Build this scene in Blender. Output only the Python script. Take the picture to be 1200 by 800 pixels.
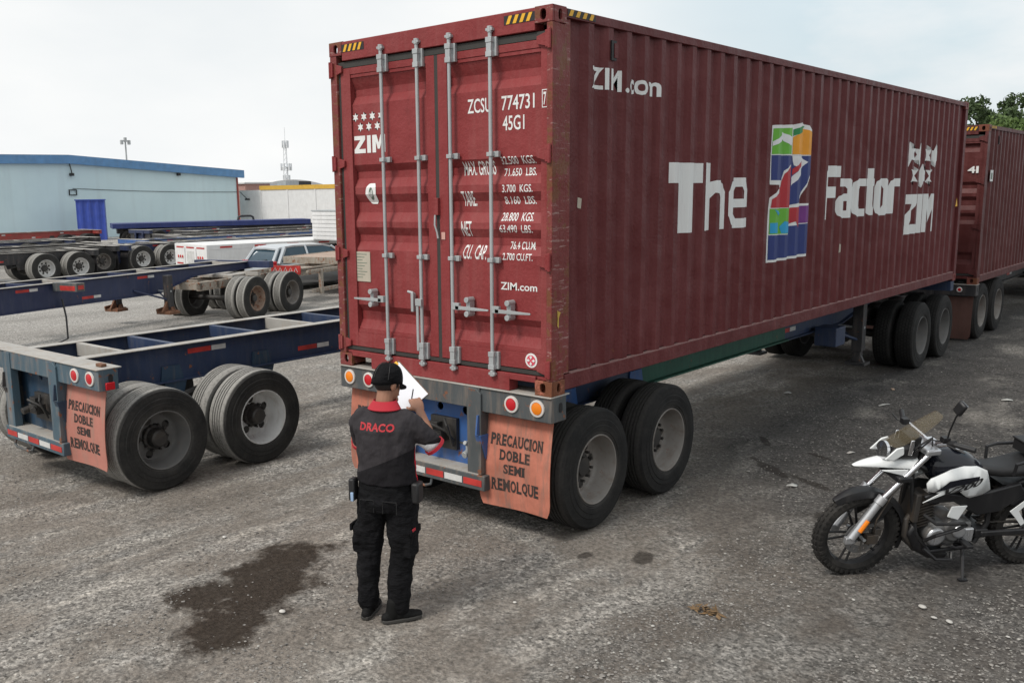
import bpy, bmesh, math, random
from math import sin, cos, pi, radians as R, sqrt, atan2
from mathutils import Vector as V, Matrix as M, noise
for o in list(bpy.data.objects): bpy.data.objects.remove(o)
S = bpy.context.scene
C = S.collection
random.seed(7)

# ------------------------------------------------ camera
CAM = V((4.1218, -5.762, 2.8073))
yaw, pit, rol = -.7321, -.1741, -.0165
fw = V((sin(yaw)*cos(pit), cos(yaw)*cos(pit), sin(pit)))
r0 = V((cos(yaw), -sin(yaw), 0)); u0 = r0.cross(fw)
rt = r0*cos(rol)+u0*sin(rol); up = -r0*sin(rol)+u0*cos(rol)
cam = bpy.data.cameras.new('camera'); co = bpy.data.objects.new('camera', cam); C.objects.link(co)
mm = M((rt, up, -fw)).transposed().to_4x4(); mm.translation = CAM
co.matrix_world = mm
cam.sensor_width = 36; cam.lens = 36*1093/1200
cam.shift_x = (600-526.4)/1200; cam.shift_y = (420.2-400)/1200
cam.clip_start = .05; cam.clip_end = 3000
S.camera = co
def at(px, py, z=0.0):                      # photo pixel -> point at height z (layout only)
    d = fw+rt*((px-526.4)/1093)-up*((py-420.2)/1093)
    return CAM+d*((z-CAM.z)/d.z)
def dep(px, depth):                         # photo column + distance -> ground point
    d = fw+rt*((px-526.4)/1093)-up*((236-420.2)/1093)
    p = CAM+d*depth
    return V((p.x, p.y, 0))
# ------------------------------------------------ world and sun
SUN_EL, SUN_AZ = R(50), V((-.16, -.99, 0)).normalized()
w = bpy.data.worlds.new('World'); S.world = w; w.use_nodes = True
nt = w.node_tree; N = nt.nodes; L = nt.links
bg = N['Background']; bg.inputs[1].default_value = .1
sky = N.new('ShaderNodeTexSky'); sky.sky_type = 'NISHITA'; sky.sun_disc = False
sky.sun_elevation = SUN_EL; sky.sun_rotation = atan2(SUN_AZ.x, SUN_AZ.y)
sky.air_density = 1.3; sky.dust_density = 3.5; sky.ozone_density = 1.0
tc = N.new('ShaderNodeTexCoord'); mp = N.new('ShaderNodeMapping'); mp.inputs['Scale'].default_value = (1, 1, 2.6)
mp.inputs['Rotation'].default_value = (.1, 0, .5)
n1 = N.new('ShaderNodeTexNoise'); n1.inputs['Scale'].default_value = 1.7; n1.inputs['Detail'].default_value = 7; n1.inputs['Roughness'].default_value = .55
cr = N.new('ShaderNodeValToRGB'); cr.color_ramp.elements[0].position = .42; cr.color_ramp.elements[1].position = .60
cr.color_ramp.elements[0].color = (.25, .25, .25, 1); cr.color_ramp.elements[1].color = (1, 1, 1, 1)
n2 = N.new('ShaderNodeTexNoise'); n2.inputs['Scale'].default_value = 2.4; n2.inputs['Detail'].default_value = 5
cr2 = N.new('ShaderNodeValToRGB'); cr2.color_ramp.elements[0].position = .3; cr2.color_ramp.elements[1].position = .7
cr2.color_ramp.elements[0].color = (6.1, 6.45, 6.65, 1); cr2.color_ramp.elements[1].color = (7.5, 7.55, 7.5, 1)
mx = N.new('ShaderNodeMix'); mx.data_type = 'RGBA'
L.new(tc.outputs['Generated'], mp.inputs['Vector']); L.new(mp.outputs[0], n1.inputs['Vector']); L.new(mp.outputs[0], n2.inputs['Vector'])
L.new(n1.outputs['Fac'], cr.inputs[0]); L.new(n2.outputs['Fac'], cr2.inputs[0])
hz_ = N.new('ShaderNodeMix'); hz_.data_type = 'RGBA'; hz_.inputs[0].default_value = .72; hz_.inputs[7].default_value = (3.7, 5.5, 6.4, 1); L.new(sky.outputs[0], hz_.inputs[6])
dt = N.new('ShaderNodeVectorMath'); dt.operation = 'DOT_PRODUCT'; dt.inputs[1].default_value = V((.12, .90, .46)).normalized(); nv = N.new('ShaderNodeVectorMath'); nv.operation = 'NORMALIZE'
L.new(tc.outputs['Generated'], nv.inputs[0]); L.new(nv.outputs[0], dt.inputs[0])
mr = N.new('ShaderNodeMapRange'); mr.inputs[1].default_value = .72; mr.inputs[2].default_value = .97; mr.inputs[3].default_value = 1; mr.inputs[4].default_value = .0; L.new(dt.outputs['Value'], mr.inputs[0])
mxx = N.new('ShaderNodeMath'); mxx.operation = 'MAXIMUM'; L.new(mr.outputs[0], mxx.inputs[0]); L.new(cr.outputs[0], mxx.inputs[1])
L.new(mxx.outputs[0], mx.inputs[0]); L.new(hz_.outputs[2], mx.inputs[6]); L.new(cr2.outputs[0], mx.inputs[7]); L.new(mx.outputs[2], bg.inputs[0])
sl = bpy.data.lights.new('sun', 'SUN'); so = bpy.data.objects.new('sun', sl); C.objects.link(so)
sl.energy = 1.9; sl.angle = R(16); sl.color = (1, .95, .88)
sd = V((SUN_AZ.x*cos(SUN_EL), SUN_AZ.y*cos(SUN_EL), sin(SUN_EL)))
so.rotation_euler = (-sd).to_track_quat('-Z', 'Y').to_euler(); so.location = (0, 0, 30)
S.view_settings.view_transform = 'Standard'; S.view_settings.look = 'None'; S.view_settings.gamma = 1
S.view_settings.exposure = .40; S.view_settings.use_curve_mapping = False
S.render.engine = 'CYCLES'; S.cycles.max_bounces = 6; S.cycles.transparent_max_bounces = 8

# ------------------------------------------------ materials
class NT:
    def __init__(s, name):
        s.m = bpy.data.materials.new(name); s.m.use_nodes = True
        s.t = s.m.node_tree; s.b = s.t.nodes['Principled BSDF']
    def n(s, kind, **kw):
        x = s.t.nodes.new('ShaderNode'+kind)
        for k, v in kw.items():
            if k in x.inputs: x.inputs[k].default_value = v
            else: setattr(x, k, v)
        return x
    def l(s, a, b): s.t.links.new(a, b)
    def co(s, scale=(1, 1, 1), which='Object'):
        t = s.n('TexCoord'); m = s.n('Mapping'); m.inputs['Scale'].default_value = scale
        s.l(t.outputs[which], m.inputs[0]); return m.outputs[0]
    def world(s, scale=(1, 1, 1)):
        g = s.n('NewGeometry'); m = s.n('Mapping'); m.inputs['Scale'].default_value = scale
        s.l(g.outputs['Position'], m.inputs[0]); return m.outputs[0]
    def noise(s, vec, sc, det=4, ro=.55):
        x = s.n('TexNoise', Scale=sc, Detail=det, Roughness=ro); s.l(vec, x.inputs['Vector']); return x.outputs['Fac']
    def ramp(s, f, p0, p1, c0=(0, 0, 0), c1=(1, 1, 1)):
        if p0 > p1: p0, p1, c0, c1 = p1, p0, c1, c0
        x = s.n('ValToRGB'); e = x.color_ramp.elements
        e[0].position = p0; e[1].position = p1; e[0].color = (*c0, 1); e[1].color = (*c1, 1)
        s.l(f, x.inputs[0]); return x.outputs[0]
    def mix(s, f, a, b, mode='MIX'):
        x = s.n('Mix', data_type='RGBA', blend_type=mode)
        for i, v in ((0, f), (6, a), (7, b)):
            if isinstance(v, (int, float)): x.inputs[i].default_value = v
            elif isinstance(v, tuple): x.inputs[i].default_value = (*v, 1)
            else: s.l(v, x.inputs[i])
        return x.outputs[2]
    def math(s, op, a, b=0):
        x = s.n('Math', operation=op)
        for i, v in ((0, a), (1, b)):
            if isinstance(v, (int, float)): x.inputs[i].default_value = v
            else: s.l(v, x.inputs[i])
        return x.outputs[0]
    def bump(s, h, st, dist=.01):
        x = s.n('Bump', Strength=st, Distance=dist); s.l(h, x.inputs['Height']); s.l(x.outputs[0], s.b.inputs['Normal']); return x
    spec = .5
    def done(s, col, rough=.6, metal=0.0):
        s.b.inputs['Specular IOR Level'].default_value = s.spec
        if isinstance(col, tuple): s.b.inputs['Base Color'].default_value = (*col, 1)
        else: s.l(col, s.b.inputs['Base Color'])
        if isinstance(rough, (int, float)): s.b.inputs['Roughness'].default_value = rough
        else: s.l(rough, s.b.inputs['Roughness'])
        s.b.inputs['Metallic'].default_value = metal
        return s.m
def paint(name, col, rough=.5, dirt=(.16, .13, .10), damt=.35, rust=0.0, fade=.12, sc=1.0, metal=0.0, bump=.15):
    n = NT(name); v = n.co((1, 1, 1)); vs = n.co((3, 3, .45))
    a = n.noise(v, 2.2*sc, 6, .6)
    c = n.mix(n.ramp(a, .35, .7), tuple(x*(1-fade) for x in col), tuple(min(1, x*(1+fade)+fade*.06) for x in col))
    st = n.noise(vs, 4*sc, 6, .65)
    c = n.mix(n.math('MULTIPLY', n.ramp(st, .48, .72), damt), c, dirt)
    if rust:
        r = n.noise(v, 11*sc, 8, .7)
        c = n.mix(n.ramp(r, .66-rust*.2, .70-rust*.2), c, (.20, .075, .035))
    g = n.noise(v, 60, 3)
    if bump: n.bump(g, bump, .002)
    rr = n.ramp(st, .3, .8, (rough-.08,)*3, (min(1, rough+.2),)*3)
    return n.done(c, rr, metal)
def flat(name, col, rough=.6, metal=0.0, var=.1):
    n = NT(name); a = n.noise(n.co(), 6, 5)
    return n.done(n.mix(n.ramp(a, .3, .7), tuple(x*(1-var) for x in col), tuple(min(1, x*(1+var)) for x in col)), rough, metal)
def contpaint(name, col, rustamt=.0, chalk=(.27, .10, .10), scr=.715):
    n = NT(name); n.spec = .22; v = n.co(); vs = n.co((2.5, 2.5, .25))
    big = n.noise(v, .55, 5, .6); st = n.noise(vs, 3.2, 7, .68); fine = n.noise(v, 35, 4)
    c = n.mix(n.ramp(big, .3, .72), col, tuple(x*1.22+.004 for x in col))
    c = n.mix(n.math('MULTIPLY', n.ramp(st, .46, .76), .30), c, chalk)
    hb_ = n.noise(n.co((1.2, 1.2, .5)), 1.9, 7, .7)
    c = n.mix(n.math('MULTIPLY', n.ramp(hb_, .60, .68), .35), c, tuple(x*.55 for x in col))
    # a few scrapes and chips with shapes of their own
    sc = n.noise(n.co((6, 1.2, 14)), 2.3, 8, .75)
    c = n.mix(n.math('MULTIPLY', n.ramp(sc, scr, scr+.025), .5), c, (.42, .3, .27))
    r = n.noise(v, 7, 9, .74)
    c = n.mix(n.ramp(r, .70-rustamt*.22, .735-rustamt*.22), c, (.17, .065, .035))
    n.bump(n.math('ADD', n.math('MULTIPLY', fine, .3), n.math('MULTIPLY', n.noise(v, 1.1, 3), 5.0)), .6, .028)
    return n.done(c, n.ramp(st, .3, .8, (.42,)*3, (.62,)*3))
MT = {}
MT['cont'] = contpaint('container maroon paint', (.100, .0205, .0215), .16)
MT['door'] = contpaint('container door paint', (.208, .034, .035), .05, (.30, .13, .12))
MT['post'] = contpaint('container post worn paint', (.165, .036, .034), .8, scr=.575)
MT['cast'] = contpaint('corner casting rusty paint', (.33, .11, .07), 1.2)
MT['cont2'] = contpaint('second container paint', (.082, .021, .020), .15)
MT['cast2'] = contpaint('second casting paint', (.16, .05, .035), 1.0)
MT['ledge'] = paint('dusty rail ledge', (.27, .15, .14), .7, (.3, .22, .2), .5)
MT['galv'] = paint('galvanised steel', (.42, .44, .45), .45, (.25, .24, .22), .3, 0, .1, metal=.35)
MT['gasket'] = flat('rubber gasket', (.035, .033, .03), .7)
MT['white'] = paint('white stencil paint', (.74, .75, .74), .55, (.45, .36, .34), .25, 0, .03)
MT['yellow'] = flat('yellow tape', (.75, .40, .02), .5)
MT['black'] = flat('black', (.012, .012, .013), .55)
MT['blackpaint'] = paint('black frame paint', (.022, .022, .025), .5, (.12, .10, .09), .5, .1)
MT['tyre'] = None
def tyremat(name, base, dust, amt, block=False, tread=None):
    n = NT(name); n.spec = .25; v = n.co(); a = n.noise(v, 5, 6, .65); b = n.noise(v, 40, 3)
    uvv = n.co((1, 1, 1), 'UV')
    c = n.mix(n.math('MULTIPLY', n.ramp(a, .32, .7), amt), base, dust)
    sb = n.n('SeparateXYZ'); n.l(uvv, sb.inputs[0])
    band = n.math('MULTIPLY', n.ramp(sb.outputs[1], .10, .06), n.ramp(sb.outputs[1], .005, .02))
    c = n.mix(n.math('MULTIPLY', band, n.ramp(a, .3, .6, (.15,)*3, (.7,)*3)), c, tuple(x*1.25 for x in dust))
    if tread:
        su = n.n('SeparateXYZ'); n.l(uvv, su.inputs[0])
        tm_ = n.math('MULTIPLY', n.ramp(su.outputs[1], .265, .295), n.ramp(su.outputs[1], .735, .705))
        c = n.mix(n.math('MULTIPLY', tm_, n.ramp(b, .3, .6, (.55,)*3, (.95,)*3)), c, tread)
    c = n.mix(n.math('MULTIPLY', n.ramp(b, .5, .8), .3), c, dust)
    h = n.math('MULTIPLY', b, .2)
    if block:
        br = n.n('TexBrick', Scale=1.0); br.inputs['Mortar Size'].default_value = .10; br.inputs['Brick Width'].default_value = 1.0; br.inputs['Row Height'].default_value = .7
        br.inputs['Color1'].default_value = (1, 1, 1, 1); br.inputs['Color2'].default_value = (1, 1, 1, 1); br.inputs['Mortar'].default_value = (0, 0, 0, 1); br.inputs['Mortar Smooth'].default_value = .1
        mp_ = n.n('Mapping'); mp_.inputs['Scale'].default_value = (60, 28, 1); n.l(uvv, mp_.inputs[0]); n.l(mp_.outputs[0], br.inputs['Vector'])
        sx = n.n('SeparateXYZ'); n.l(uvv, sx.inputs[0])
        inside = n.math('MULTIPLY', n.math('GREATER_THAN', sx.outputs[1], .385), n.math('LESS_THAN', sx.outputs[1], .53))
        gap = n.math('MULTIPLY', n.math('SUBTRACT', 1, br.outputs['Color']), inside)
        c = n.mix(gap, c, (.006, .006, .006))
        h = n.math('SUBTRACT', h, n.math('MULTIPLY', gap, 3))
        n.bump(h, .8, .008)
    else: n.bump(h, .3, .004)
    return n.done(c, .82)
MT['tyre'] = tyremat('tyre rubber', (.0085, .0085, .009), (.042, .039, .036), .42, False, (.040, .038, .036))
MT['tyredustlit'] = tyremat('dusty tyre rubber with sunlit tread', (.017, .017, .017), (.06, .057, .053), .5, False, (.33, .32, .30))  # pale tread colour paints in the sunlit tread, on top of dust
MT['tyreblock'] = tyremat('drive tyre rubber', (.011, .011, .011), (.042, .04, .038), .5, True)
MT['rim'] = paint('grey steel rim', (.21, .195, .18), .5, (.14, .10, .075), .65, .15)
MT['rimwhite'] = paint('white steel rim', (.60, .60, .59), .45, (.25, .2, .16), .4, .12)
MT['rimdark'] = paint('sooty steel rim', (.12, .118, .115), .55, (.17, .16, .15), .6, .1)
MT['rimrust'] = paint('rusted steel rim', (.30, .22, .17), .65, (.22, .10, .05), .9, .55)
MT['hub'] = paint('oily hub', (.028, .026, .025), .45, (.09, .075, .06), .5)
MT['blue'] = paint('chassis blue paint', (.035, .105, .30), .5, (.15, .14, .13), .45, .25)
MT['navy'] = paint('navy chassis paint', (.018, .035, .085), .5, (.12, .12, .12), .3, .05)
MT['navy2'] = paint('deep blue chassis paint', (.016, .026, .075), .5, (.10, .10, .12), .3, .05)
MT['tealdark'] = paint('dark teal chassis paint', (.016, .045, .085), .55, (.12, .11, .10), .5, .25)
MT['green'] = paint('green chassis paint', (.008, .085, .055), .5, (.05, .06, .05), .4, .05)
MT['deck'] = paint('worn grey deck steel', (.36, .345, .32), .6, (.28, .19, .12), .45, .12)
MT['greysteel'] = paint('grey steel with faded paint', (.062, .070, .074), .6, (.25, .19, .15), .6, .3)
MT['tealsteel'] = paint('blue grey worn steel', (.055, .095, .125), .6, (.26, .22, .19), .6, .3)
MT['orange'] = paint('faded orange mud flap', (.46, .155, .10), .85, (.22, .14, .11), .95, 0, .25, 1.8)
MT['orange2'] = paint('dusty pink mud flap', (.44, .175, .135), .8, (.28, .20, .16), .8, 0, .12)
MT['brownflap'] = paint('brown mud flap', (.10, .045, .035), .8, (.07, .05, .04), .5)
MT['flapink'] = paint('worn black lettering', (.03, .022, .02), .75, (.3, .14, .1), .25)
MT['red'] = flat('red lens', (.50, .012, .02), .25)
MT['amber'] = flat('amber lens', (.80, .22, .012), .25)
MT['ring'] = flat('lamp ring', (.62, .58, .55), .4)
MT['tapered'] = flat('red reflective tape', (.42, .035, .03), .4, 0, .3)
MT['tapewhite'] = flat('white reflective tape', (.55, .55, .54), .4, 0, .2)
MT['rust'] = paint('rusty steel', (.16, .075, .04), .8, (.05, .03, .02), .5, .5)
MT['glass'] = None
g_ = NT('window glass'); g_.b.inputs['Transmission Weight'].default_value = .6
MT['glass'] = g_.done((.05, .07, .08), .06)

# ------------------------------------------------ mesh helpers
class MB:
    def __init__(s): s.v = []; s.f = []; s.uv = {}
    def add(s, vs, fs, T=None):
        o = len(s.v)
        s.v += [tuple(T @ V(p)) if T else tuple(p) for p in vs]
        s.f += [tuple(o+i for i in f) for f in fs]; return s
    def box(s, x0, x1, y0, y1, z0, z1, T=None):
        vs = [(x, y, z) for x in (x0, x1) for y in (y0, y1) for z in (z0, z1)]
        return s.add(vs, [(0, 1, 3, 2), (4, 6, 7, 5), (0, 4, 5, 1), (2, 3, 7, 6), (0, 2, 6, 4), (1, 5, 7, 3)], T)
    def cbox(s, c, d, T=None):
        return s.box(c[0]-d[0]/2, c[0]+d[0]/2, c[1]-d[1]/2, c[1]+d[1]/2, c[2]-d[2]/2, c[2]+d[2]/2, T)
    def cyl(s, p0, p1, r0, r1=None, n=14, cap=True):
        return s.lathe([(0, r0), ((V(p1)-V(p0)).length, r0 if r1 is None else r1)], p0, V(p1)-V(p0), n, cap)
    def lathe(s, prof, org, ax, n=24, cap=True, closed=False):
        ax = V(ax).normalized(); q = ax.orthogonal().normalized(); p = ax.cross(q); org = V(org); b = len(s.v); m = len(prof)
        for i in range(n):
            a = 2*pi*i/n; d = q*cos(a)+p*sin(a)
            for (h, r) in prof: s.v.append(tuple(org+ax*h+d*r))
        for i in range(n):
            j = (i+1) % n
            for k in range(m if closed else m-1):
                k2 = (k+1) % m
                s.f.append((b+i*m+k, b+j*m+k, b+j*m+k2, b+i*m+k2))
                s.uv[len(s.f)-1] = ((i/n, k/m), ((i+1)/n, k/m), ((i+1)/n, (k+1)/m), (i/n, (k+1)/m))
        if cap and not closed:
            s.f.append(tuple(b+i*m for i in range(n))[::-1]); s.f.append(tuple(b+i*m+m-1 for i in range(n)))
        return s
    def tube(s, pts, r, n=8, cap=True):
        pts = [V(p) for p in pts]; rr = r if isinstance(r, (list, tuple)) else [r]*len(pts); b = len(s.v)
        t0 = (pts[1]-pts[0]).normalized(); q = t0.orthogonal().normalized()
        for i, p in enumerate(pts):
            t = (pts[min(i+1, len(pts)-1)]-pts[max(i-1, 0)]).normalized()
            q = (q-t*q.dot(t)).normalized(); k = t.cross(q)
            for j in range(n):
                a = 2*pi*j/n; s.v.append(tuple(p+(q*cos(a)+k*sin(a))*rr[i]))
        for i in range(len(pts)-1):
            for j in range(n):
                j2 = (j+1) % n; s.f.append((b+i*n+j, b+i*n+j2, b+(i+1)*n+j2, b+(i+1)*n+j))
        if cap: s.f.append(tuple(b+j for j in range(n))[::-1]); s.f.append(tuple(b+(len(pts)-1)*n+j for j in range(n)))
        return s
    def prism(s, poly, h0, h1, fn):          # poly of (a,b), fn(a,b,h)->xyz
        b = len(s.v); n = len(poly)
        s.v += [tuple(fn(a, c, h0)) for a, c in poly]+[tuple(fn(a, c, h1)) for a, c in poly]
        s.f.append(tuple(range(b, b+n))[::-1]); s.f.append(tuple(range(b+n, b+2*n)))
        for i in range(n): j = (i+1) % n; s.f.append((b+i, b+j, b+n+j, b+n+i))
        return s
    def sph(s, c, r, n=12, m=8, T=None):
        r = r if isinstance(r, (tuple, list)) else (r, r, r); vs = []; fs = []
        for i in range(m+1):
            t = pi*i/m
            for j in range(n): a = 2*pi*j/n; vs.append((c[0]+r[0]*sin(t)*cos(a), c[1]+r[1]*sin(t)*sin(a), c[2]+r[2]*cos(t)))
        for i in range(m):
            for j in range(n): j2 = (j+1) % n; fs.append((i*n+j, i*n+j2, (i+1)*n+j2, (i+1)*n+j))
        return s.add(vs, fs, T)
    def merge(s, vs, fs): return s.add(vs, fs)
    def build(s, name, mat, parent=None, bevel=0, ang=35, loc=None, rot=None, smooth=True, weld=True):
        me = bpy.data.meshes.new(name); me.from_pydata(s.v, [], s.f)
        if s.uv:
            ul = me.uv_layers.new(name='UVMap')
            for pi_, p in enumerate(me.polygons):
                u = s.uv.get(pi_)
                if u and len(u) == p.loop_total:
                    for k, li in enumerate(p.loop_indices): ul.data[li].uv = u[k]
        if weld:
            bm = bmesh.new(); bm.from_mesh(me); bmesh.ops.remove_doubles(bm, verts=bm.verts, dist=1e-5)
            bmesh.ops.recalc_face_normals(bm, faces=bm.faces); bm.to_mesh(me); bm.free()
        if smooth: me.shade_smooth(); me.set_sharp_from_angle(angle=R(ang))
        me.materials.append(MT[mat] if isinstance(mat, str) else mat)
        o = bpy.data.objects.new(name, me); C.objects.link(o)
        if parent: o.parent = parent
        if loc: o.location = loc
        if rot: o.rotation_euler = rot
        if bevel:
            b = o.modifiers.new('bevel', 'BEVEL'); b.width = bevel; b.segments = 2; b.limit_method = 'ANGLE'; b.angle_limit = R(40); b.harden_normals = False
        return o
def tag(o, label=None, cat=None, group=None, kind=None):
    if label: o['label'] = label
    if cat: o['category'] = cat
    if group: o['group'] = group
    if kind: o['kind'] = kind
    return o
def thing(name, label, cat, loc=(0, 0, 0), rz=0, group=None, mat4=None):
    o = bpy.data.objects.new(name, None); C.objects.link(o); o.empty_display_size = .2
    if mat4 is not None: o.matrix_world = mat4
    else: o.location = loc; o.rotation_euler = (0, 0, rz)
    return tag(o, label, cat, group)
def copy_tree(o, parent=None, top=True):
    c = o.copy(); C.objects.link(c)
    if parent: c.parent = parent
    for ch in list(o.children): copy_tree(ch, c)
    return c
# ---- text and stencils: flat polygons (u,v), later cut and laid on a surface
_tc = {}
def glyphs(txt, bold=.0, spacing=1.0):
    k = (txt, bold, spacing)
    if k in _tc: return _tc[k]
    cu = bpy.data.curves.new('t', 'FONT'); cu.body = txt; cu.size = 1; cu.offset = bold; cu.resolution_u = 3; cu.space_character = spacing
    ob = bpy.data.objects.new('t', cu); C.objects.link(ob); bpy.context.view_layer.update()
    me = bpy.data.meshes.new_from_object(ob.evaluated_get(bpy.context.evaluated_depsgraph_get()))
    vs = [(v.co.x, v.co.y) for v in me.vertices]; fs = [tuple(p.vertices) for p in me.polygons]
    bpy.data.objects.remove(ob); bpy.data.meshes.remove(me)
    x0 = min(v[0] for v in vs); x1 = max(v[0] for v in vs); y0 = min(v[1] for v in vs); y1 = max(v[1] for v in vs)
    vs = [((x-x0)/(x1-x0), (y-y0)/(y1-y0)) for x, y in vs]
    _tc[k] = (vs, fs); return _tc[k]
def shapes(items):
    """items: ('t',text,u0,u1,v0,v1,bold) or ('p',[(u,v)..]) -> (verts, faces)"""
    vs = []; fs = []
    for it in items:
        o = len(vs)
        if it[0] == 't':
            g, f = glyphs(it[1], it[6] if len(it) > 6 else .0, it[7] if len(it) > 7 else 1.0)
            vs += [(it[2]+(it[3]-it[2])*a, it[4]+(it[5]-it[4])*b) for a, b in g]; fs += [tuple(o+i for i in q) for q in f]
        else:
            if it[0] == 'h':
                g, f = holed(it[1], it[2], 0, lambda a, b, h: (a, b)); vs += g; fs += [tuple(o+i for i in q) for q in f]; continue
            vs += list(it[1]); fs.append(tuple(range(o, o+len(it[1]))))
    return vs, fs
def conform(items, cuts, axis, fn):
    """cut the flat shapes at coordinates `cuts` along axis (0=u,1=v) and map each vertex with fn(u,v)"""
    vs, fs = shapes(items); bm = bmesh.new()
    bv = [bm.verts.new((a, b, 0)) for a, b in vs]
    for f in fs:
        try: bm.faces.new([bv[i] for i in f])
        except ValueError: pass
    bmesh.ops.triangulate(bm, faces=bm.faces[:])
    lo = min(v.co[axis] for v in bm.verts); hi = max(v.co[axis] for v in bm.verts)
    for c in cuts:
        if lo < c < hi:
            pc = [0, 0, 0]; pn = [0, 0, 0]; pc[axis] = c; pn[axis] = 1
            bmesh.ops.bisect_plane(bm, geom=bm.verts[:]+bm.edges[:]+bm.faces[:], plane_co=pc, plane_no=pn, dist=1e-6)
    # orient
    bm.verts.index_update()
    mb = MB(); mb.v = [tuple(fn(v.co.x, v.co.y)) for v in bm.verts]; mb.f = [tuple(v.index for v in f.verts) for f in bm.faces]
    bm.free(); return mb
def holed(outline, holes, thick, fn):
    """plate with real holes: 2D curve fill -> mesh mapped by fn(a,b,h)"""
    cu = bpy.data.curves.new('p', 'CURVE'); cu.dimensions = '2D'; cu.fill_mode = 'BOTH'; cu.extrude = thick/2
    for pl in [outline]+holes:
        sp = cu.splines.new('POLY'); sp.points.add(len(pl)-1)
        for i, p in enumerate(pl): sp.points[i].co = (p[0], p[1], 0, 1)
        sp.use_cyclic_u = True
    ob = bpy.data.objects.new('p', cu); C.objects.link(ob); bpy.context.view_layer.update()
    me = bpy.data.meshes.new_from_object(ob.evaluated_get(bpy.context.evaluated_depsgraph_get()))
    vs = [tuple(fn(v.co.x, v.co.y, v.co.z)) for v in me.vertices]; fs = [tuple(p.vertices) for p in me.polygons]
    bpy.data.objects.remove(ob); bpy.data.meshes.remove(me); return vs, fs
def circ(cx, cy, r, n=16, ry=None): return [(cx+r*cos(2*pi*i/n), cy+(ry or r)*sin(2*pi*i/n)) for i in range(n)]
def stad(cx, cy, w, h, n=6):
    r = w/2; s = h/2-r
    return [(cx+r*cos(pi*i/n), cy+s+r*sin(pi*i/n)) for i in range(n+1)]+[(cx-r*cos(pi*i/n), cy-s-r*sin(pi*i/n)) for i in range(n+1)]
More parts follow.
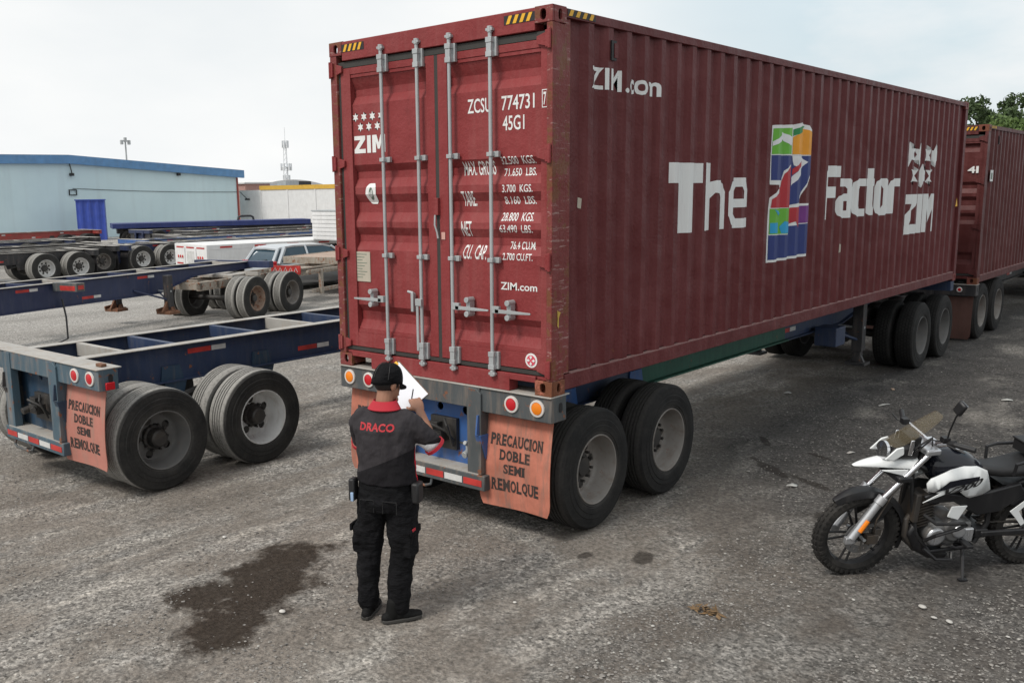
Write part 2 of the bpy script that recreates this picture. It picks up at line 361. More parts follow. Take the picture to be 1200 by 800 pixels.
# ================================================ GROUND
def ground_mat():
    n = NT('yard gravel and old asphalt'); n.spec = .12; P = n.world(); sx = n.n('SeparateXYZ'); n.l(P, sx.inputs[0]); X, Y = sx.outputs[0], sx.outputs[1]
    big = n.noise(P, .45, 5, .6); med = n.noise(P, 2.1, 6, .62); fine = n.noise(P, 24, 8, .78); vf = n.noise(P, 70, 3, .6)
    trk = n.noise(n.world((1.5, .16, 1)), 1.25, 6, .62)          # tyre tracks run with the lane
    trk2 = n.noise(n.world((4.5, .35, 1)), 1.6, 5, .6)
    grav = n.mix(n.ramp(trk, .36, .64), (.175, .163, .150), (.32, .30, .275))
    grav = n.mix(n.math('MULTIPLY', n.ramp(med, .5, .72), .6), grav, (.20, .197, .193))
    grav = n.mix(n.math('MULTIPLY', n.ramp(trk2, .52, .72), .6), grav, (.43, .395, .35))
    gp = n.ramp(n.noise(n.world((1, .6, 1)), 1.5, 6, .68), .44, .58)      # where loose gravel lies on packed dirt
    grav = n.mix(n.math('MULTIPLY', n.math('SUBTRACT', 1, gp), .75), grav, n.mix(n.ramp(med, .3, .7), (.125, .108, .093), (.235, .205, .178)))
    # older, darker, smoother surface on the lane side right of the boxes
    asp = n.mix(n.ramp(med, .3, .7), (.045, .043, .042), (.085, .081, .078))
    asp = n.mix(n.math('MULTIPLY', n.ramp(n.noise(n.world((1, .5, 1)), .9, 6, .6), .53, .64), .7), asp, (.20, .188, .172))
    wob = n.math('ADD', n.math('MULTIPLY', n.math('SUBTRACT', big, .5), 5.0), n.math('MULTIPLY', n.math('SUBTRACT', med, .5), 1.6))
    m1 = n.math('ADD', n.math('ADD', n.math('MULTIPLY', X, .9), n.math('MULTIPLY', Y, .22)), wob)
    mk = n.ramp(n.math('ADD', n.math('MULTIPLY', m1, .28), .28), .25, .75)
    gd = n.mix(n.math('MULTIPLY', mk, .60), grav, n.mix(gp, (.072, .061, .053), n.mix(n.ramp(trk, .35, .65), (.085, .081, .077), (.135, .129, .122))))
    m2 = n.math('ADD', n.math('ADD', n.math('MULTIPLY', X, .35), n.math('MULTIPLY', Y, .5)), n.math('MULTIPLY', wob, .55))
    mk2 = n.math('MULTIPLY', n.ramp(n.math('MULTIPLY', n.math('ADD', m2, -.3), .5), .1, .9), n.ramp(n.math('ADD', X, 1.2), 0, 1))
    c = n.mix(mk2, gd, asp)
    # far yard a little paler concrete dust
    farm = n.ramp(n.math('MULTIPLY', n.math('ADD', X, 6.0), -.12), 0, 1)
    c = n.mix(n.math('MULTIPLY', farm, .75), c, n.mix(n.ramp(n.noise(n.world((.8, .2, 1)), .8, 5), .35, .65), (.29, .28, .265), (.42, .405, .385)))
    # speckle of small stones
    c = n.mix(n.ramp(fine, .36, .66), n.mix(1.0, c, (.50, .50, .50), 'MULTIPLY'), n.mix(1.0, c, (1.50, 1.49, 1.47), 'MULTIPLY'))
    vo = n.n('TexVoronoi', Scale=42.0); n.l(P, vo.inputs['Vector'])
    vs_ = n.n('SeparateColor'); n.l(vo.outputs['Color'], vs_.inputs[0])
    coarse = n.ramp(n.noise(P, 1.1, 4, .6), .42, .6)
    c = n.mix(n.math('MULTIPLY', n.math('MULTIPLY', n.ramp(vs_.outputs[0], .55, .95), n.ramp(vo.outputs['Distance'], .55, .3)), n.math('ADD', n.math('MULTIPLY', coarse, .5), .12)), c, (.34, .325, .30))
    c = n.mix(n.math('MULTIPLY', n.ramp(vs_.outputs[1], .6, .9), n.math('MULTIPLY', n.ramp(vo.outputs['Distance'], .5, .3), .45)), c, (.07, .065, .06))
    for sc_, amt_, lo_, hi_ in ((48, .8, .48, 1.55), (23, .5, .62, 1.42)):
        v2 = n.n('TexVoronoi', Scale=float(sc_)); n.l(P, v2.inputs['Vector']); s2_ = n.n('SeparateColor'); n.l(v2.outputs['Color'], s2_.inputs[0])
        c = n.mix(n.math('MULTIPLY', n.math('ADD', n.math('MULTIPLY', gp, .8), .14), amt_), c, n.mix(1.0, c, n.ramp(s2_.outputs[0], .1, .9, (lo_,)*3, (hi_,)*3), 'MULTIPLY'))
    # damp oil stain (its own shape)
    def blob(cx, cy, rx, ry, rot=0):
        m = n.n('Mapping', vector_type='TEXTURE'); m.inputs['Location'].default_value = (cx, cy, 0); m.inputs['Rotation'].default_value = (0, 0, rot); m.inputs['Scale'].default_value = (rx, ry, 1)
        g = n.n('NewGeometry'); n.l(g.outputs['Position'], m.inputs[0]); ln = n.n('VectorMath', operation='LENGTH'); n.l(m.outputs[0], ln.inputs[0])
        return n.math('SUBTRACT', 1, ln.outputs['Value'])
    sn = n.noise(P, 3.6, 8, .68)
    st = n.math('MAXIMUM', blob(-1.33, -1.80, .46, 1.0, R(27)), blob(-.88, -2.45, .36, .44, R(35)))
    st = n.math('MAXIMUM', st, blob(-1.42, -2.2, .34, .40, R(10)))
    sm = n.ramp(n.math('ADD', st, n.math('MULTIPLY', n.math('SUBTRACT', sn, .5), 1.9)), .0, .36)
    sm = n.math('MULTIPLY', sm, n.ramp(n.noise(n.world((1.6, .55, 1)), 2.6, 5, .6), .74, .64))
    stc = n.mix(n.ramp(fine, .4, .7), (.020, .0135, .009), (.046, .033, .024))
    c = n.mix(n.math('MULTIPLY', sm, .93), c, stc)
    # small oily smears on the asphalt
    ov = None
    for a in ((.37, 3.3, .10, .45, .9), (.9, 3.05, .07, .33, 1.1), (-.05, 4.2, .06, .3, .6), (.62, 4.0, .05, .28, 1.0), (.62, .35, .10, .16, .3), (.25, .1, .07, .11, 0), (1.6, 2.2, .5, .16, .2)):
        b = blob(*a); ov = b if ov is None else n.math('MAXIMUM', ov, b)
    c = n.mix(n.math('MULTIPLY', n.ramp(n.math('ADD', ov, n.math('MULTIPLY', n.math('SUBTRACT', sn, .5), 1.8)), .15, .4), .7), c, (.022, .018, .015))
    hh = n.math('ADD', n.math('MULTIPLY', n.ramp(vo.outputs['Distance'], .0, .6, (1,)*3, (0,)*3), n.math('ADD', .25, n.math('MULTIPLY', coarse, .6))), n.math('ADD', n.math('MULTIPLY', fine, 1.2), n.math('MULTIPLY', vf, .5)))
    hh = n.math('ADD', hh, n.math('MULTIPLY', trk2, 1.2))
    n.bump(hh, .75, .014)
    return n.done(c, n.mix(sm, (.95,)*3, (.8,)*3))
def ground_z(x, y):
    dip = 0
    if -11 < x < -1.2:
        t = min(1, max(0, (-1.2-x)/2.8)) if x > -6 else min(1, max(0, (x+11)/4)); dip = -.20*t*t*(3-2*t)
    dip *= min(1, max(0, (14-y)/6))
    if x > 8 or x < -8 or y < -6 or y > 14: return dip-.004
    k = min(1, (8-abs(x))/2, (y+6)/2, (14-y)/2)
    return dip+k*(.012*noise.noise(V((x*1.9, y*.5, 0)))+.010*noise.noise(V((x*4.5, y*1.6, 3)))+.006*noise.noise(V((x*11, y*8, 5))))-.004
bm = bmesh.new()
xs = [-1500, -400, -120, -60, -30, -15, -11, -10.5, -10, -9.5, -9, -8.5]+[-8+16*i/260 for i in range(261)]+[15, 30, 60, 120, 400, 1500]
ys = [-1500, -400, -60, -20]+[-6+20*i/300 for i in range(301)]+[20, 40, 80, 160, 500, 1500]
gv = [[bm.verts.new((x, y, ground_z(x, y))) for y in ys] for x in xs]
for i in range(len(xs)-1):
    for j in range(len(ys)-1): bm.faces.new((gv[i][j], gv[i+1][j], gv[i+1][j+1], gv[i][j+1]))
me = bpy.data.meshes.new('ground'); bm.to_mesh(me); bm.free(); me.shade_smooth()
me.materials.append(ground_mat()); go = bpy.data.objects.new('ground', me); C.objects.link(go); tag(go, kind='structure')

# loose gravel: nobody could count it
def stone(mb, c, r, seed):
    rn = random.Random(seed); sq = rn.uniform(.45, .8); a0 = rn.uniform(0, 6)
    vs = [(0, 0, r*sq)]; k = 5
    for i in range(k): a = a0+2*pi*i/k; q = r*rn.uniform(.75, 1.2); vs.append((q*cos(a), q*sin(a)*rn.uniform(.8, 1.1), r*sq*rn.uniform(.0, .5)))
    vs.append((0, 0, -r*.4))
    fs = [(0, 1+i, 1+(i+1) % k) for i in range(k)]+[(k+1, 1+(i+1) % k, 1+i) for i in range(k)]
    mb.add([(c[0]+x, c[1]+y, c[2]+z) for x, y, z in vs], fs)
def gravmat(nm, a, b):
    n = NT(nm); f = n.noise(n.world(), 23, 2); return n.done(n.mix(n.ramp(f, .35, .65), a, b), .9)
rn = random.Random(3)
gm = [MB(), MB(), MB()]
for i in range(42000):
    t = rn.random()
    px = rn.uniform(-20, 1220); py = 395+420*rn.random()**.75
    p = at(px, py)
    if abs(p.x) > 7.6 or p.y > 12 or p.y < -5.5: continue
    if (abs((p.x+1.3)*.9+(p.y+1.85)*.45)/.5)**2+(abs(-(p.x+1.3)*.45+(p.y+1.85)*.9)/1.0)**2 < 1 and rn.random() < .93: continue
    dn = noise.noise(V((p.x*1.1, p.y*.8, 9)))
    if rn.random() > .45+dn*1.5: continue
    r = .0035+.0105*rn.random()**3+(.012*rn.random() if rn.random() < .02 else 0)
    k = 0 if rn.random() < .62 else (1 if rn.random() < .72 else 2)
    stone(gm[k], (p.x, p.y, ground_z(p.x, p.y)+r*.15), r, i)
for k, (nm, a, b) in enumerate((('grey', (.16, .15, .14), (.27, .25, .23)), ('dark', (.07, .065, .062), (.13, .12, .11)), ('pale', (.25, .24, .22), (.40, .385, .355)))):
    o = gm[k].build('gravel', gravmat('gravel '+nm, a, b), smooth=False, weld=False)
    tag(o, nm+' loose gravel scattered over the yard ground', 'gravel', None, 'stuff')

# ================================================ CONTAINERS
W2 = 1.219
def side_breaks(Lc):
    out = [(.12, -.050), (.416, -.050)]; y = .416
    while y+.278 < Lc-.30:
        out += [(y+.068, -.010), (y+.140, -.010), (y+.208, -.050), (y+.278, -.050)]; y += .278
    out.append((Lc-.12, -.050)); return out
def interp(br, t):
    if t <= br[0][0]: return br[0][1]
    for (a, x), (b, y) in zip(br, br[1:]):
        if t <= b: return x+(y-x)*(t-a)/max(1e-9, b-a)
    return br[-1][1]
DO, DI = .046, .088
door_prof = [(z-1.25, DO if k == 'o' else DI) for z, k in ((1.50, 'o'), (1.61, 'o'), (1.69, 'i'), (1.77, 'i'), (1.83, 'o'), (2.33, 'o'), (2.40, 'i'), (2.46, 'i'), (2.53, 'o'), (2.58, 'o'), (2.66, 'i'), (2.75, 'i'), (2.82, 'o'), (2.88, 'o'), (2.96, 'i'), (3.02, 'i'), (3.08, 'o'), (3.60, 'o'), (3.67, 'i'), (3.73, 'i'), (3.82, 'o'), (3.90, 'o'))]
def casting(root, sx, sy, sz, Lc, Hc, mat):
    X = sx*W2; Yc = 0 if sy < 0 else Lc; Z = 0 if sz < 0 else Hc
    dx, dy, dz = -sx*.162, -sy*.178, -sz*.118; t = .022
    mb = MB()
    # front face, side face, top/bottom face with their holes
    zc = .059
    def F(a, b, h): return (X+(dx/abs(dx))*a*1.0, Yc+sy*-1*-1*0+(-sy)*(t/2+h), Z+(-sz)*b)
    def Sd(a, b, h): return (X+(dx/abs(dx))*(t/2+h), Yc+(-sy)*a, Z+(-sz)*b)
    def T(a, b, h): return (X+(dx/abs(dx))*a, Yc+(-sy)*b, Z+(-sz)*(t/2+h))
    mb.merge(*holed([(0, 0), (.162, 0), (.162, .118), (0, .118)], [stad(.086, .062, .052, .078)], t, F))
    mb.merge(*holed([(.022, 0), (.178, 0), (.178, .118), (.022, .118)], [stad(.098, .062, .045, .076)], t, Sd))
    mb.merge(*holed([(.022, .022), (.162, .022), (.162, .178), (.022, .178)], [stad(.09, .1, .06, .11)], t, T))
    x0, x1 = sorted((X+dx, X+dx+sx*.012)); y0, y1 = sorted((Yc+dy, Yc+dy+sy*.012)); 
    mb.box(x0, x1, min(Yc-sy*.022, Yc+dy), max(Yc-sy*.022, Yc+dy), min(Z, Z+dz)+.001, max(Z, Z+dz)-.001)
    mb.box(min(X-sx*.022, X+dx), max(X-sx*.022, X+dx), y0, y1, min(Z, Z+dz)+.001, max(Z, Z+dz)-.001)
    # rim bead round the front hole
    mb.build('corner_casting', mat if (mat != 'cast' or (sx > 0 and sy < 0 and sz < 0)) else 'post', root, bevel=.004)
def container(name, label, group, loc, rz, Lc, Hc, mats, full=True):
    root = thing(name, label, 'shipping container', loc, rz, group)
    c, d, p, ca = mats
    for sx in (-1, 1):
        for sy in (-1, 1):
            for sz in (-1, 1): casting(root, sx, sy, sz, Lc, Hc, ca)
    for sx in (-1, 1):                        # rear posts: J profile with a stepped flange
        mb = MB(); a, b = sorted((sx*(W2-.003), sx*(W2-(.085 if sx < 0 else .055))))
        mb.box(a, b, .003, .10, .118, Hc-.118)
        a, b = sorted((sx*(W2-.008), sx*(W2-.03))); mb.box(a, b, .10, .175, .12, Hc-.12)
        a, b = sorted((sx*(W2-.018), sx*(W2-.04))); mb.box(a, b, .175, .255, .155, Hc-.075)
        mb.build('corner_post', p, root, bevel=.006)
        mb = MB(); a, b = sorted((sx*(W2-.003), sx*(W2-.12))); mb.box(a, b, Lc-.14, Lc-.003, .118, Hc-.118)
        mb.build('corner_post', c, root, bevel=.006)
        # corrugated side wall
        br = side_breaks(Lc); mb = MB(); z0, z1 = .15, Hc-.07
        for (y, x) in br:
            for zz in (z0, z1): mb.v.append((sx*(W2+x), y, zz))
        for i in range(len(br)-1): mb.f.append((2*i, 2*i+2, 2*i+3, 2*i+1))
        wall = mb.build('side_wall', c, root, ang=10)
        mb = MB()
        a, b = sorted((sx*(W2-.002), sx*(W2-.06))); mb.box(a, b, .178, Lc-.178, .03, .15)
        mb.build('bottom_rail', c, root, bevel=.004)
        a, b = sorted((sx*(W2-.004), sx*(W2-.05))); MB().box(a, b, .26, Lc-.178, .151, .158).build('rail_ledge', 'ledge', root)
        a, b = sorted((sx*(W2-.001), sx*(W2-.06)))
        MB().box(a, b, .178, Lc-.178, Hc-.075, Hc-.008).build('top_rail', c, root, bevel=.004)
        if sx > 0: rwall = wall
    MB().box(-W2+.06, W2-.06, .05, Lc-.05, Hc-.03, Hc-.015).build('roof', c, root)
    mb = MB(); zz = [.12, Hc-.1]                # front end wall, corrugated
    xs_ = [-1.1+.11*i for i in range(21)]
    for i, x in enumerate(xs_):
        for z in zz: mb.v.append((x, Lc-.03-(.04 if (i//2) % 2 else 0), z))
    for i in range(len(xs_)-1): mb.f.append((2*i, 2*i+2, 2*i+3, 2*i+1))
    mb.build('end_wall', c, root, ang=10)
    MB().box(-W2+.162, W2-.162, Lc-.12, Lc-.004, .02, .12).build('front_sill', c, root); MB().box(-W2+.162, W2-.162, Lc-.12, Lc-.004, Hc-.1, Hc-.005).build('front_header', c, root)
    mb = MB()
    for i in range(int(Lc/.4)): mb.box(-W2+.06, W2-.06, .3+i*.4, .35+i*.4, .02, .14)
    mb.box(-W2+.05, W2-.05, .1, Lc-.1, .14, .165); mb.build('floor', 'blackpaint', root)
    MB().box(-W2+.162, W2-.162, .004, .12, Hc-.165, Hc-.004).build('header', d, root, bevel=.005)
    # sill with forklift style notches beside the castings
    mb = MB(); mb.box(-.80, .80, .006, .12, .0, .145); mb.box(-W2+.162, -.80, .006, .12, .095, .145); mb.box(.80, W2-.162, .006, .12, .095, .145)
    mb.box(-W2+.01, -W2+.162, .03, .12, .118, .145); mb.box(W2-.162, W2-.01, .03, .12, .118, .145)
    mb.build('sill', d, root, bevel=.004)
    GP = .04
    mb = MB(); z0, z1 = .150, Hc-.17               # black rubber seals
    mb.box(-W2+.085, W2-.085, .095, .11, z0, z1); 
    mb.box(-W2+.085, W2-.085, .026, .07, z0+.004, z0+.035); mb.box(-W2+.085, W2-.085, .026, .07, z1-.055, z1-.004)
    mb.box(GP-.018, GP+.018, .030, .07, z0+.035, z1-.055); mb.box(-W2+.085, -W2+.125, .03, .07, z0+.035, z1-.055)
    mb.build('door_seal', 'gasket', root)
    for side, (x0, x1, ra, rb) in enumerate(((-1.108, GP-.018, -.985, -.065), (GP+.018, 1.160, .160, 1.100))):
        mb = MB(); a, b = .19, Hc-.228; zb, zt = .35, Hc-.316
        mb.box(x0, ra, .028, .085, a, b); mb.box(rb, x1, .028, .085, a, b); mb.box(ra, rb, .028, .085, a, zb-.03); mb.box(ra, rb, .028, .085, zt+.03, b)
        mb.box(ra, rb, .034, .085, zb-.03, zb); mb.box(ra, rb, .034, .085, zt, zt+.03)
        door = mb.build('door', d, root, bevel=.003)
        mb = MB(); sc_ = 1.0
        pr = [(zb if i == 0 else zt if i == len(door_prof)-1 else q, dd) for i, (q, dd) in enumerate(door_prof)]
        pr = [x for x in pr if zb <= x[0] <= zt]
        # corrugations close at both ends with slanted ends
        for (z, y) in pr:
            ext = 0
            for x in (ra, ra+.012, rb-.012, rb): mb.v.append((x, y, z))
        for i in range(len(pr)-1):
            for j in range(3): mb.f.append((4*i+j, 4*i+j+1, 4*i+j+5, 4*i+j+4))
        mb.build('door_panel', d, door, ang=10)
        for bx in ((-.55, -.13) if side == 0 else (.225, .645)):
            mb = MB(); y0 = -.014; zb_, zt_ = .115, Hc-.09
            mb.cyl((bx, y0, zb_), (bx, y0, zt_), .0155, n=12)
            for zc in (.235, Hc-.235):
                mb.box(bx-.03, bx+.05, .0, .028, zc-.07, zc+.07); mb.box(bx-.028, bx+.03, -.038, .004, zc-.075, zc-.035); mb.box(bx-.028, bx+.03, -.038, .004, zc+.03, zc+.07)
                mb.box(bx-.024, bx+.024, -.034, .0, zc-.035, zc+.03)
            for zc in (1.86, 1.04): mb.box(bx-.028, bx+.065, -.002, .028, zc-.022, zc+.022); mb.box(bx-.026, bx+.026, -.038, -.002, zc-.016, zc+.016)
            for zc, s_ in ((zb_, 1), (zt_-.03, -1)): mb.box(bx-.032, bx+.032, -.03, .004, zc, zc+.02); mb.cyl((bx, y0, zc-.01), (bx, y0, zc+.035), .022, n=10)
            bar = mb.build('locking_bar', 'galv', door, bevel=.002)
            if not full: continue
            hz = .655 if side == 0 else .65
            if bx == -.13:
                mb = MB(); mb.box(bx-.045, bx-.02, -.04, -.028, hz-.42, hz+.02); mb.box(bx-.05, bx+.02, -.045, -.01, hz-.03, hz+.03)
                mb.cyl((bx-.185, .01, hz+.08), (bx-.12, .01, hz+.07), .012); mb.box(bx-.135, bx-.105, -.01, .025, hz-.09, hz+.07)
                mb.build('handle', 'galv', bar, bevel=.002)
            else:
                s = -1 if bx < 0 else 1
                mb = MB(); mb.box(*sorted((bx+s*.02, bx+s*.09)), -.045, -.015, hz-.028, hz+.028)
                mb.prism([(0, -.016), (.19, -.014), (.35, -.008), (.35, .006), (.19, .012), (0, .016)], -.045, -.033, lambda a, b, h, s=s, bx=bx: (bx+s*(a+.05), h, hz+b-.01))
                mb.box(*sorted((bx+s*.16, bx+s*.20)), -.03, .03, hz-.055, hz+.055); mb.cyl((bx+s*.18, -.055, hz+.06), (bx+s*.18, .03, hz+.06), .024, n=10); mb.cyl((bx+s*.18, -.055, hz-.055), (bx+s*.18, .03, hz-.055), .024, n=10)
                mb.build('handle', 'galv', bar, bevel=.002)
    for sx in (-1, 1):
        for zc in (.215, 1.04, 1.845, Hc-.235):
            mb = MB(); e = W2+.002; i0 = .135
            mb.prism([(0, -.045), (i0*.35, -.045), (i0*.85, -.026), (i0*.85, .026), (i0*.35, .045), (0, .045)], .016, .038, lambda a, b, h, sx=sx, zc=zc: (sx*(e-.035-a), h-.012, zc+b))
            mb.cyl((sx*(W2-.02), -.012, zc-.07), (sx*(W2-.02), -.012, zc+.07), .014, n=8); mb.box(*sorted((sx*(W2-.055), sx*(W2-.028))), -.018, .02, zc-.06, zc+.06)
            mb.build('hinge', d, root, bevel=.002)
    # hazard tape at the top corners
    mb = MB(); my = MB()
    for (a, b) in ((-1.035, -.79), (.79, 1.04)):
        z0, z1 = Hc-.095, Hc-.03; mb.box(a-.02, b+.02, .0015, .0035, z0, z1)
        k = (b-a)/4
        for i in range(4):
            x = a+i*k; my.prism([(x, z0+.003), (x+k*.5, z0+.003), (x+k*.95, z1-.003), (x+k*.45, z1-.003)], -.0005, .001, lambda u, v, h: (u, h, v))
    z0, z1 = Hc-.062, Hc-.012; mb.box(W2, W2+.0015, .19, .56, z0, z1)
    for i in range(4):
        y = .2+i*.09; my.prism([(y, z0+.003), (y+.045, z0+.003), (y+.07, z1-.003), (y+.03, z1-.003)], .0025, .0035, lambda u, v, h: (W2+h, u, v))
    q = mb.build('hazard_tape', 'black', root); my.build('hazard_stripe', 'yellow', q)
    # side vent
    mb = MB(); mb.box(W2-.045, W2+.004, .79, .86, Hc-.32, Hc-.17); v_ = mb.build('vent', 'black', root); MB().box(W2-.012, W2+.010, .825, .875, Hc-.30, Hc-.19).build('vent_cover', c, v_)
    return root, rwall
LC = 11.61
c1, wall1 = container('shipping_container', 'large maroon container with a coloured patchwork 2 on its long side, nearest the camera', None, (-W2, 0, 1.25), 0, LC, 2.896, ('cont', 'door', 'post', 'cast'))
# --- writing on the doors (flat shapes laid over the pressed panels)
dz = lambda z: z-1.25
dx = lambda x: x+W2
def on_door(u, v): return (u, interp(door_prof, v)-.0025, v)
cuts_d = [z for z, _ in door_prof]
def T_(t, x0, x1, z0, z1, b=.012, sp=1.0): return ('t', t, dx(x0), dx(x1), dz(z0), dz(z1), b, sp)
items = [T_('ZCSU', -.855, -.615, 3.435, 3.545), T_('774731', -.510, -.195, 3.435, 3.545), T_('45G1', -.50, -.29, 3.285, 3.395),
 T_('MAX. GROSS', -.93, -.60, 2.955, 3.065), T_('32.500  KGS.', -.53, -.20, 3.03, 3.09, .008), T_('71.650  LBS.', -.515, -.20, 2.94, 3.0, .008),
 T_('TARE.', -.94, -.80, 2.71, 2.83), T_('3.700  KGS.', -.51, -.215, 2.815, 2.875, .008), T_('8.160  LBS.', -.51, -.205, 2.725, 2.785, .008),
 T_('NET', -.94, -.83, 2.47, 2.59), T_('28.800  KGS.', -.53, -.215, 2.595, 2.66, .008), T_('63.490  LBS.', -.54, -.22, 2.505, 2.565, .008),
 T_('CU.  CAP.', -.925, -.68, 2.285, 2.40), T_('76.4 CU.M.', -.455, -.205, 2.375, 2.435, .008), T_('2.700 CU.FT.', -.51, -.215, 2.29, 2.345, .008),
 T_('ZIM.com', -.53, -.17, 2.055, 2.115, .015)]
def star(cx, cz, r, n=6, inn=.5, sq=1.0, rot=pi/2): return ('p', [(cx+sq*(r if i % 2 == 0 else r*inn)*cos(rot+pi*i/n), cz+(r if i % 2 == 0 else r*inn)*sin(rot+pi*i/n)) for i in range(2*n)])
def ZIMblock(x0, x1, z0, z1):
    w = x1-x0; h = z1-z0; P_ = lambda pts: ('p', [(x0+w*a, z0+h*b) for a, b in pts])
    return [P_([(0, 1), (.36, 1), (.36, .78), (.15, .24), (.37, .24), (.37, 0), (0, 0), (0, .22), (.20, .76), (0, .76)]),
            P_([(.42, 0), (.42, 1), (.54, 1), (.54, 0)]),
            P_([(.59, 0), (.59, 1), (.73, 1), (.795, .55), (.86, 1), (1, 1), (1, 0), (.885, 0), (.885, .62), (.83, .2), (.76, .2), (.705, .62), (.705, 0)])]
ds = [star(dx(-2.165+.107*i), dz(3.492), .040) for i in range(4)]+[star(dx(-2.105+.107*i), dz(3.405), .040) for i in range(3)]
items += ds+ZIMblock(dx(-2.19), dx(-1.80), dz(3.18), dz(3.33))
# boxed check digit on the hinge-side frame
doors = [o for o in c1.children if o.name.startswith('door') and not o.name.startswith('door_s')]
conform(items, cuts_d, 1, on_door).build('lettering', 'white', doors[1], smooth=False)
bx0, bx1, bz0, bz1, t_ = dx(-.113), dx(-.063), dz(3.43), dz(3.56), .006
box7 = [('p', [(bx0, bz0), (bx1, bz0), (bx1, bz0+t_), (bx0, bz0+t_)]), ('p', [(bx0, bz1-t_), (bx1, bz1-t_), (bx1, bz1), (bx0, bz1)]), ('p', [(bx0, bz0+t_), (bx0+t_, bz0+t_), (bx0+t_, bz1-t_), (bx0, bz1-t_)]), ('p', [(bx1-t_, bz0+t_), (bx1, bz0+t_), (bx1, bz1-t_), (bx1-t_, bz1-t_)]), ('t', '7', bx0+.013, bx1-.012, bz0+.018, bz1-.018, .02)]
conform(box7, [], 1, lambda u, v: (u, .0255, v)).build('lettering', 'white', doors[1], smooth=False)
# round seal, plate, round sticker, little paper tag, keeper box
sealp = [(dx(-2.045)+.0*1, 0)]
MTs = flat('seal ink', (.12, .17, .13), .5)
bpts = [(.045, -.09)]+[(.0-.055*sin(pi*i/10)-.01, .09*cos(pi*(i)/10)) for i in range(11)][::-1]+[(.045, .09), (.065, .06), (.065, -.06)]
sealed = conform([('p', [(dx(-2.0)+a, dz(2.825)+b) for a, b in bpts])], cuts_d, 1, lambda u, v: (u, interp(door_prof, v)-.004, v)).build('seal_decal', 'white', doors[0], smooth=False)
conform([('p', [(dx(-2.0)+.005+a*.028, dz(2.825)+b*.055) for a, b in [(cos(t), sin(t)) for t in [2*pi*i/16 for i in range(16)]]])]+[], cuts_d, 1, lambda u, v: (u, interp(door_prof, v)-.006, v)).build('seal_ink', MTs, sealed, smooth=False)
conform([('p', [(dx(-2.0)+.005+x, dz(2.825)+q), (dx(-2.0)+.005+x+.008, dz(2.825)+q), (dx(-2.0)+.005+x+.014, dz(2.825)+q+.06), (dx(-2.0)+.005+x+.006, dz(2.825)+q+.06)]) for x, q in ((-.02, -.045), (-.004, -.03), (.010, -.02))], cuts_d, 1, lambda u, v: (u, interp(door_prof, v)-.008, v)).build('seal_ink', 'white', sealed, smooth=False)
MTp = flat('data plate metal', (.42, .38, .31), .45)
pt_ = MB().box(dx(-2.215), dx(-2.03), DO-.008, DO+.001, dz(2.04), dz(2.31)).build('data_plate', MTp, doors[0], bevel=.002)
mb = MB()
for k in range(9):
    wv = .13-.03*((k*7) % 3); mb.box(dx(-2.2), dx(-2.2)+wv, DO-.0095, DO-.0085, dz(2.285-.026*k), dz(2.290-.026*k))
mb.build('plate_lines', MTs, pt_)
stk = MB(); stk.lathe([(0, .058), (.002, .058)], (dx(-.215), .0275, dz(1.515)), (0, -1, 0), 24).build('round_sticker', 'white', root_ if False else doors[1])
MTr = flat('sticker red', (.62, .07, .11), .5)
MB().lathe([(0, .042), (.002, .042)], (dx(-.215), .0245, dz(1.515)), (0, -1, 0), 24).build('sticker_disc', MTr, doors[1])
mb = MB(); cx_, cz_ = dx(-.215), dz(1.515)
for a in range(4): mb.prism([(cx_+cos(a*pi/2+s)*r_, cz_+sin(a*pi/2+s)*r_) for s, r_ in ((0, .008), (.42, .03), (0, .04), (-.42, .03))], .019, .0205, lambda u, v, h: (u, h, v))
mb.build('sticker_cross', 'white', doors[1])
MB().box(dx(-1.205), dx(-1.155), -.002, .028, dz(2.64), dz(2.78)).build('keeper_box', 'door', doors[1], bevel=.003)
MB().tube([(dx(-1.185), -.004, dz(2.64)), (dx(-1.175), -.02, dz(2.56)), (dx(-1.16), -.01, dz(2.50)), (dx(-1.15), -.01, dz(2.45))], .008, 6).build('seal_bolt', 'galv', doors[1])
MB().box(dx(-1.14), dx(-1.10), .022, .0245, dz(2.44), dz(2.50), ).build('paper_tag', flat('pink tag', (.6, .35, .3), .6), doors[1])
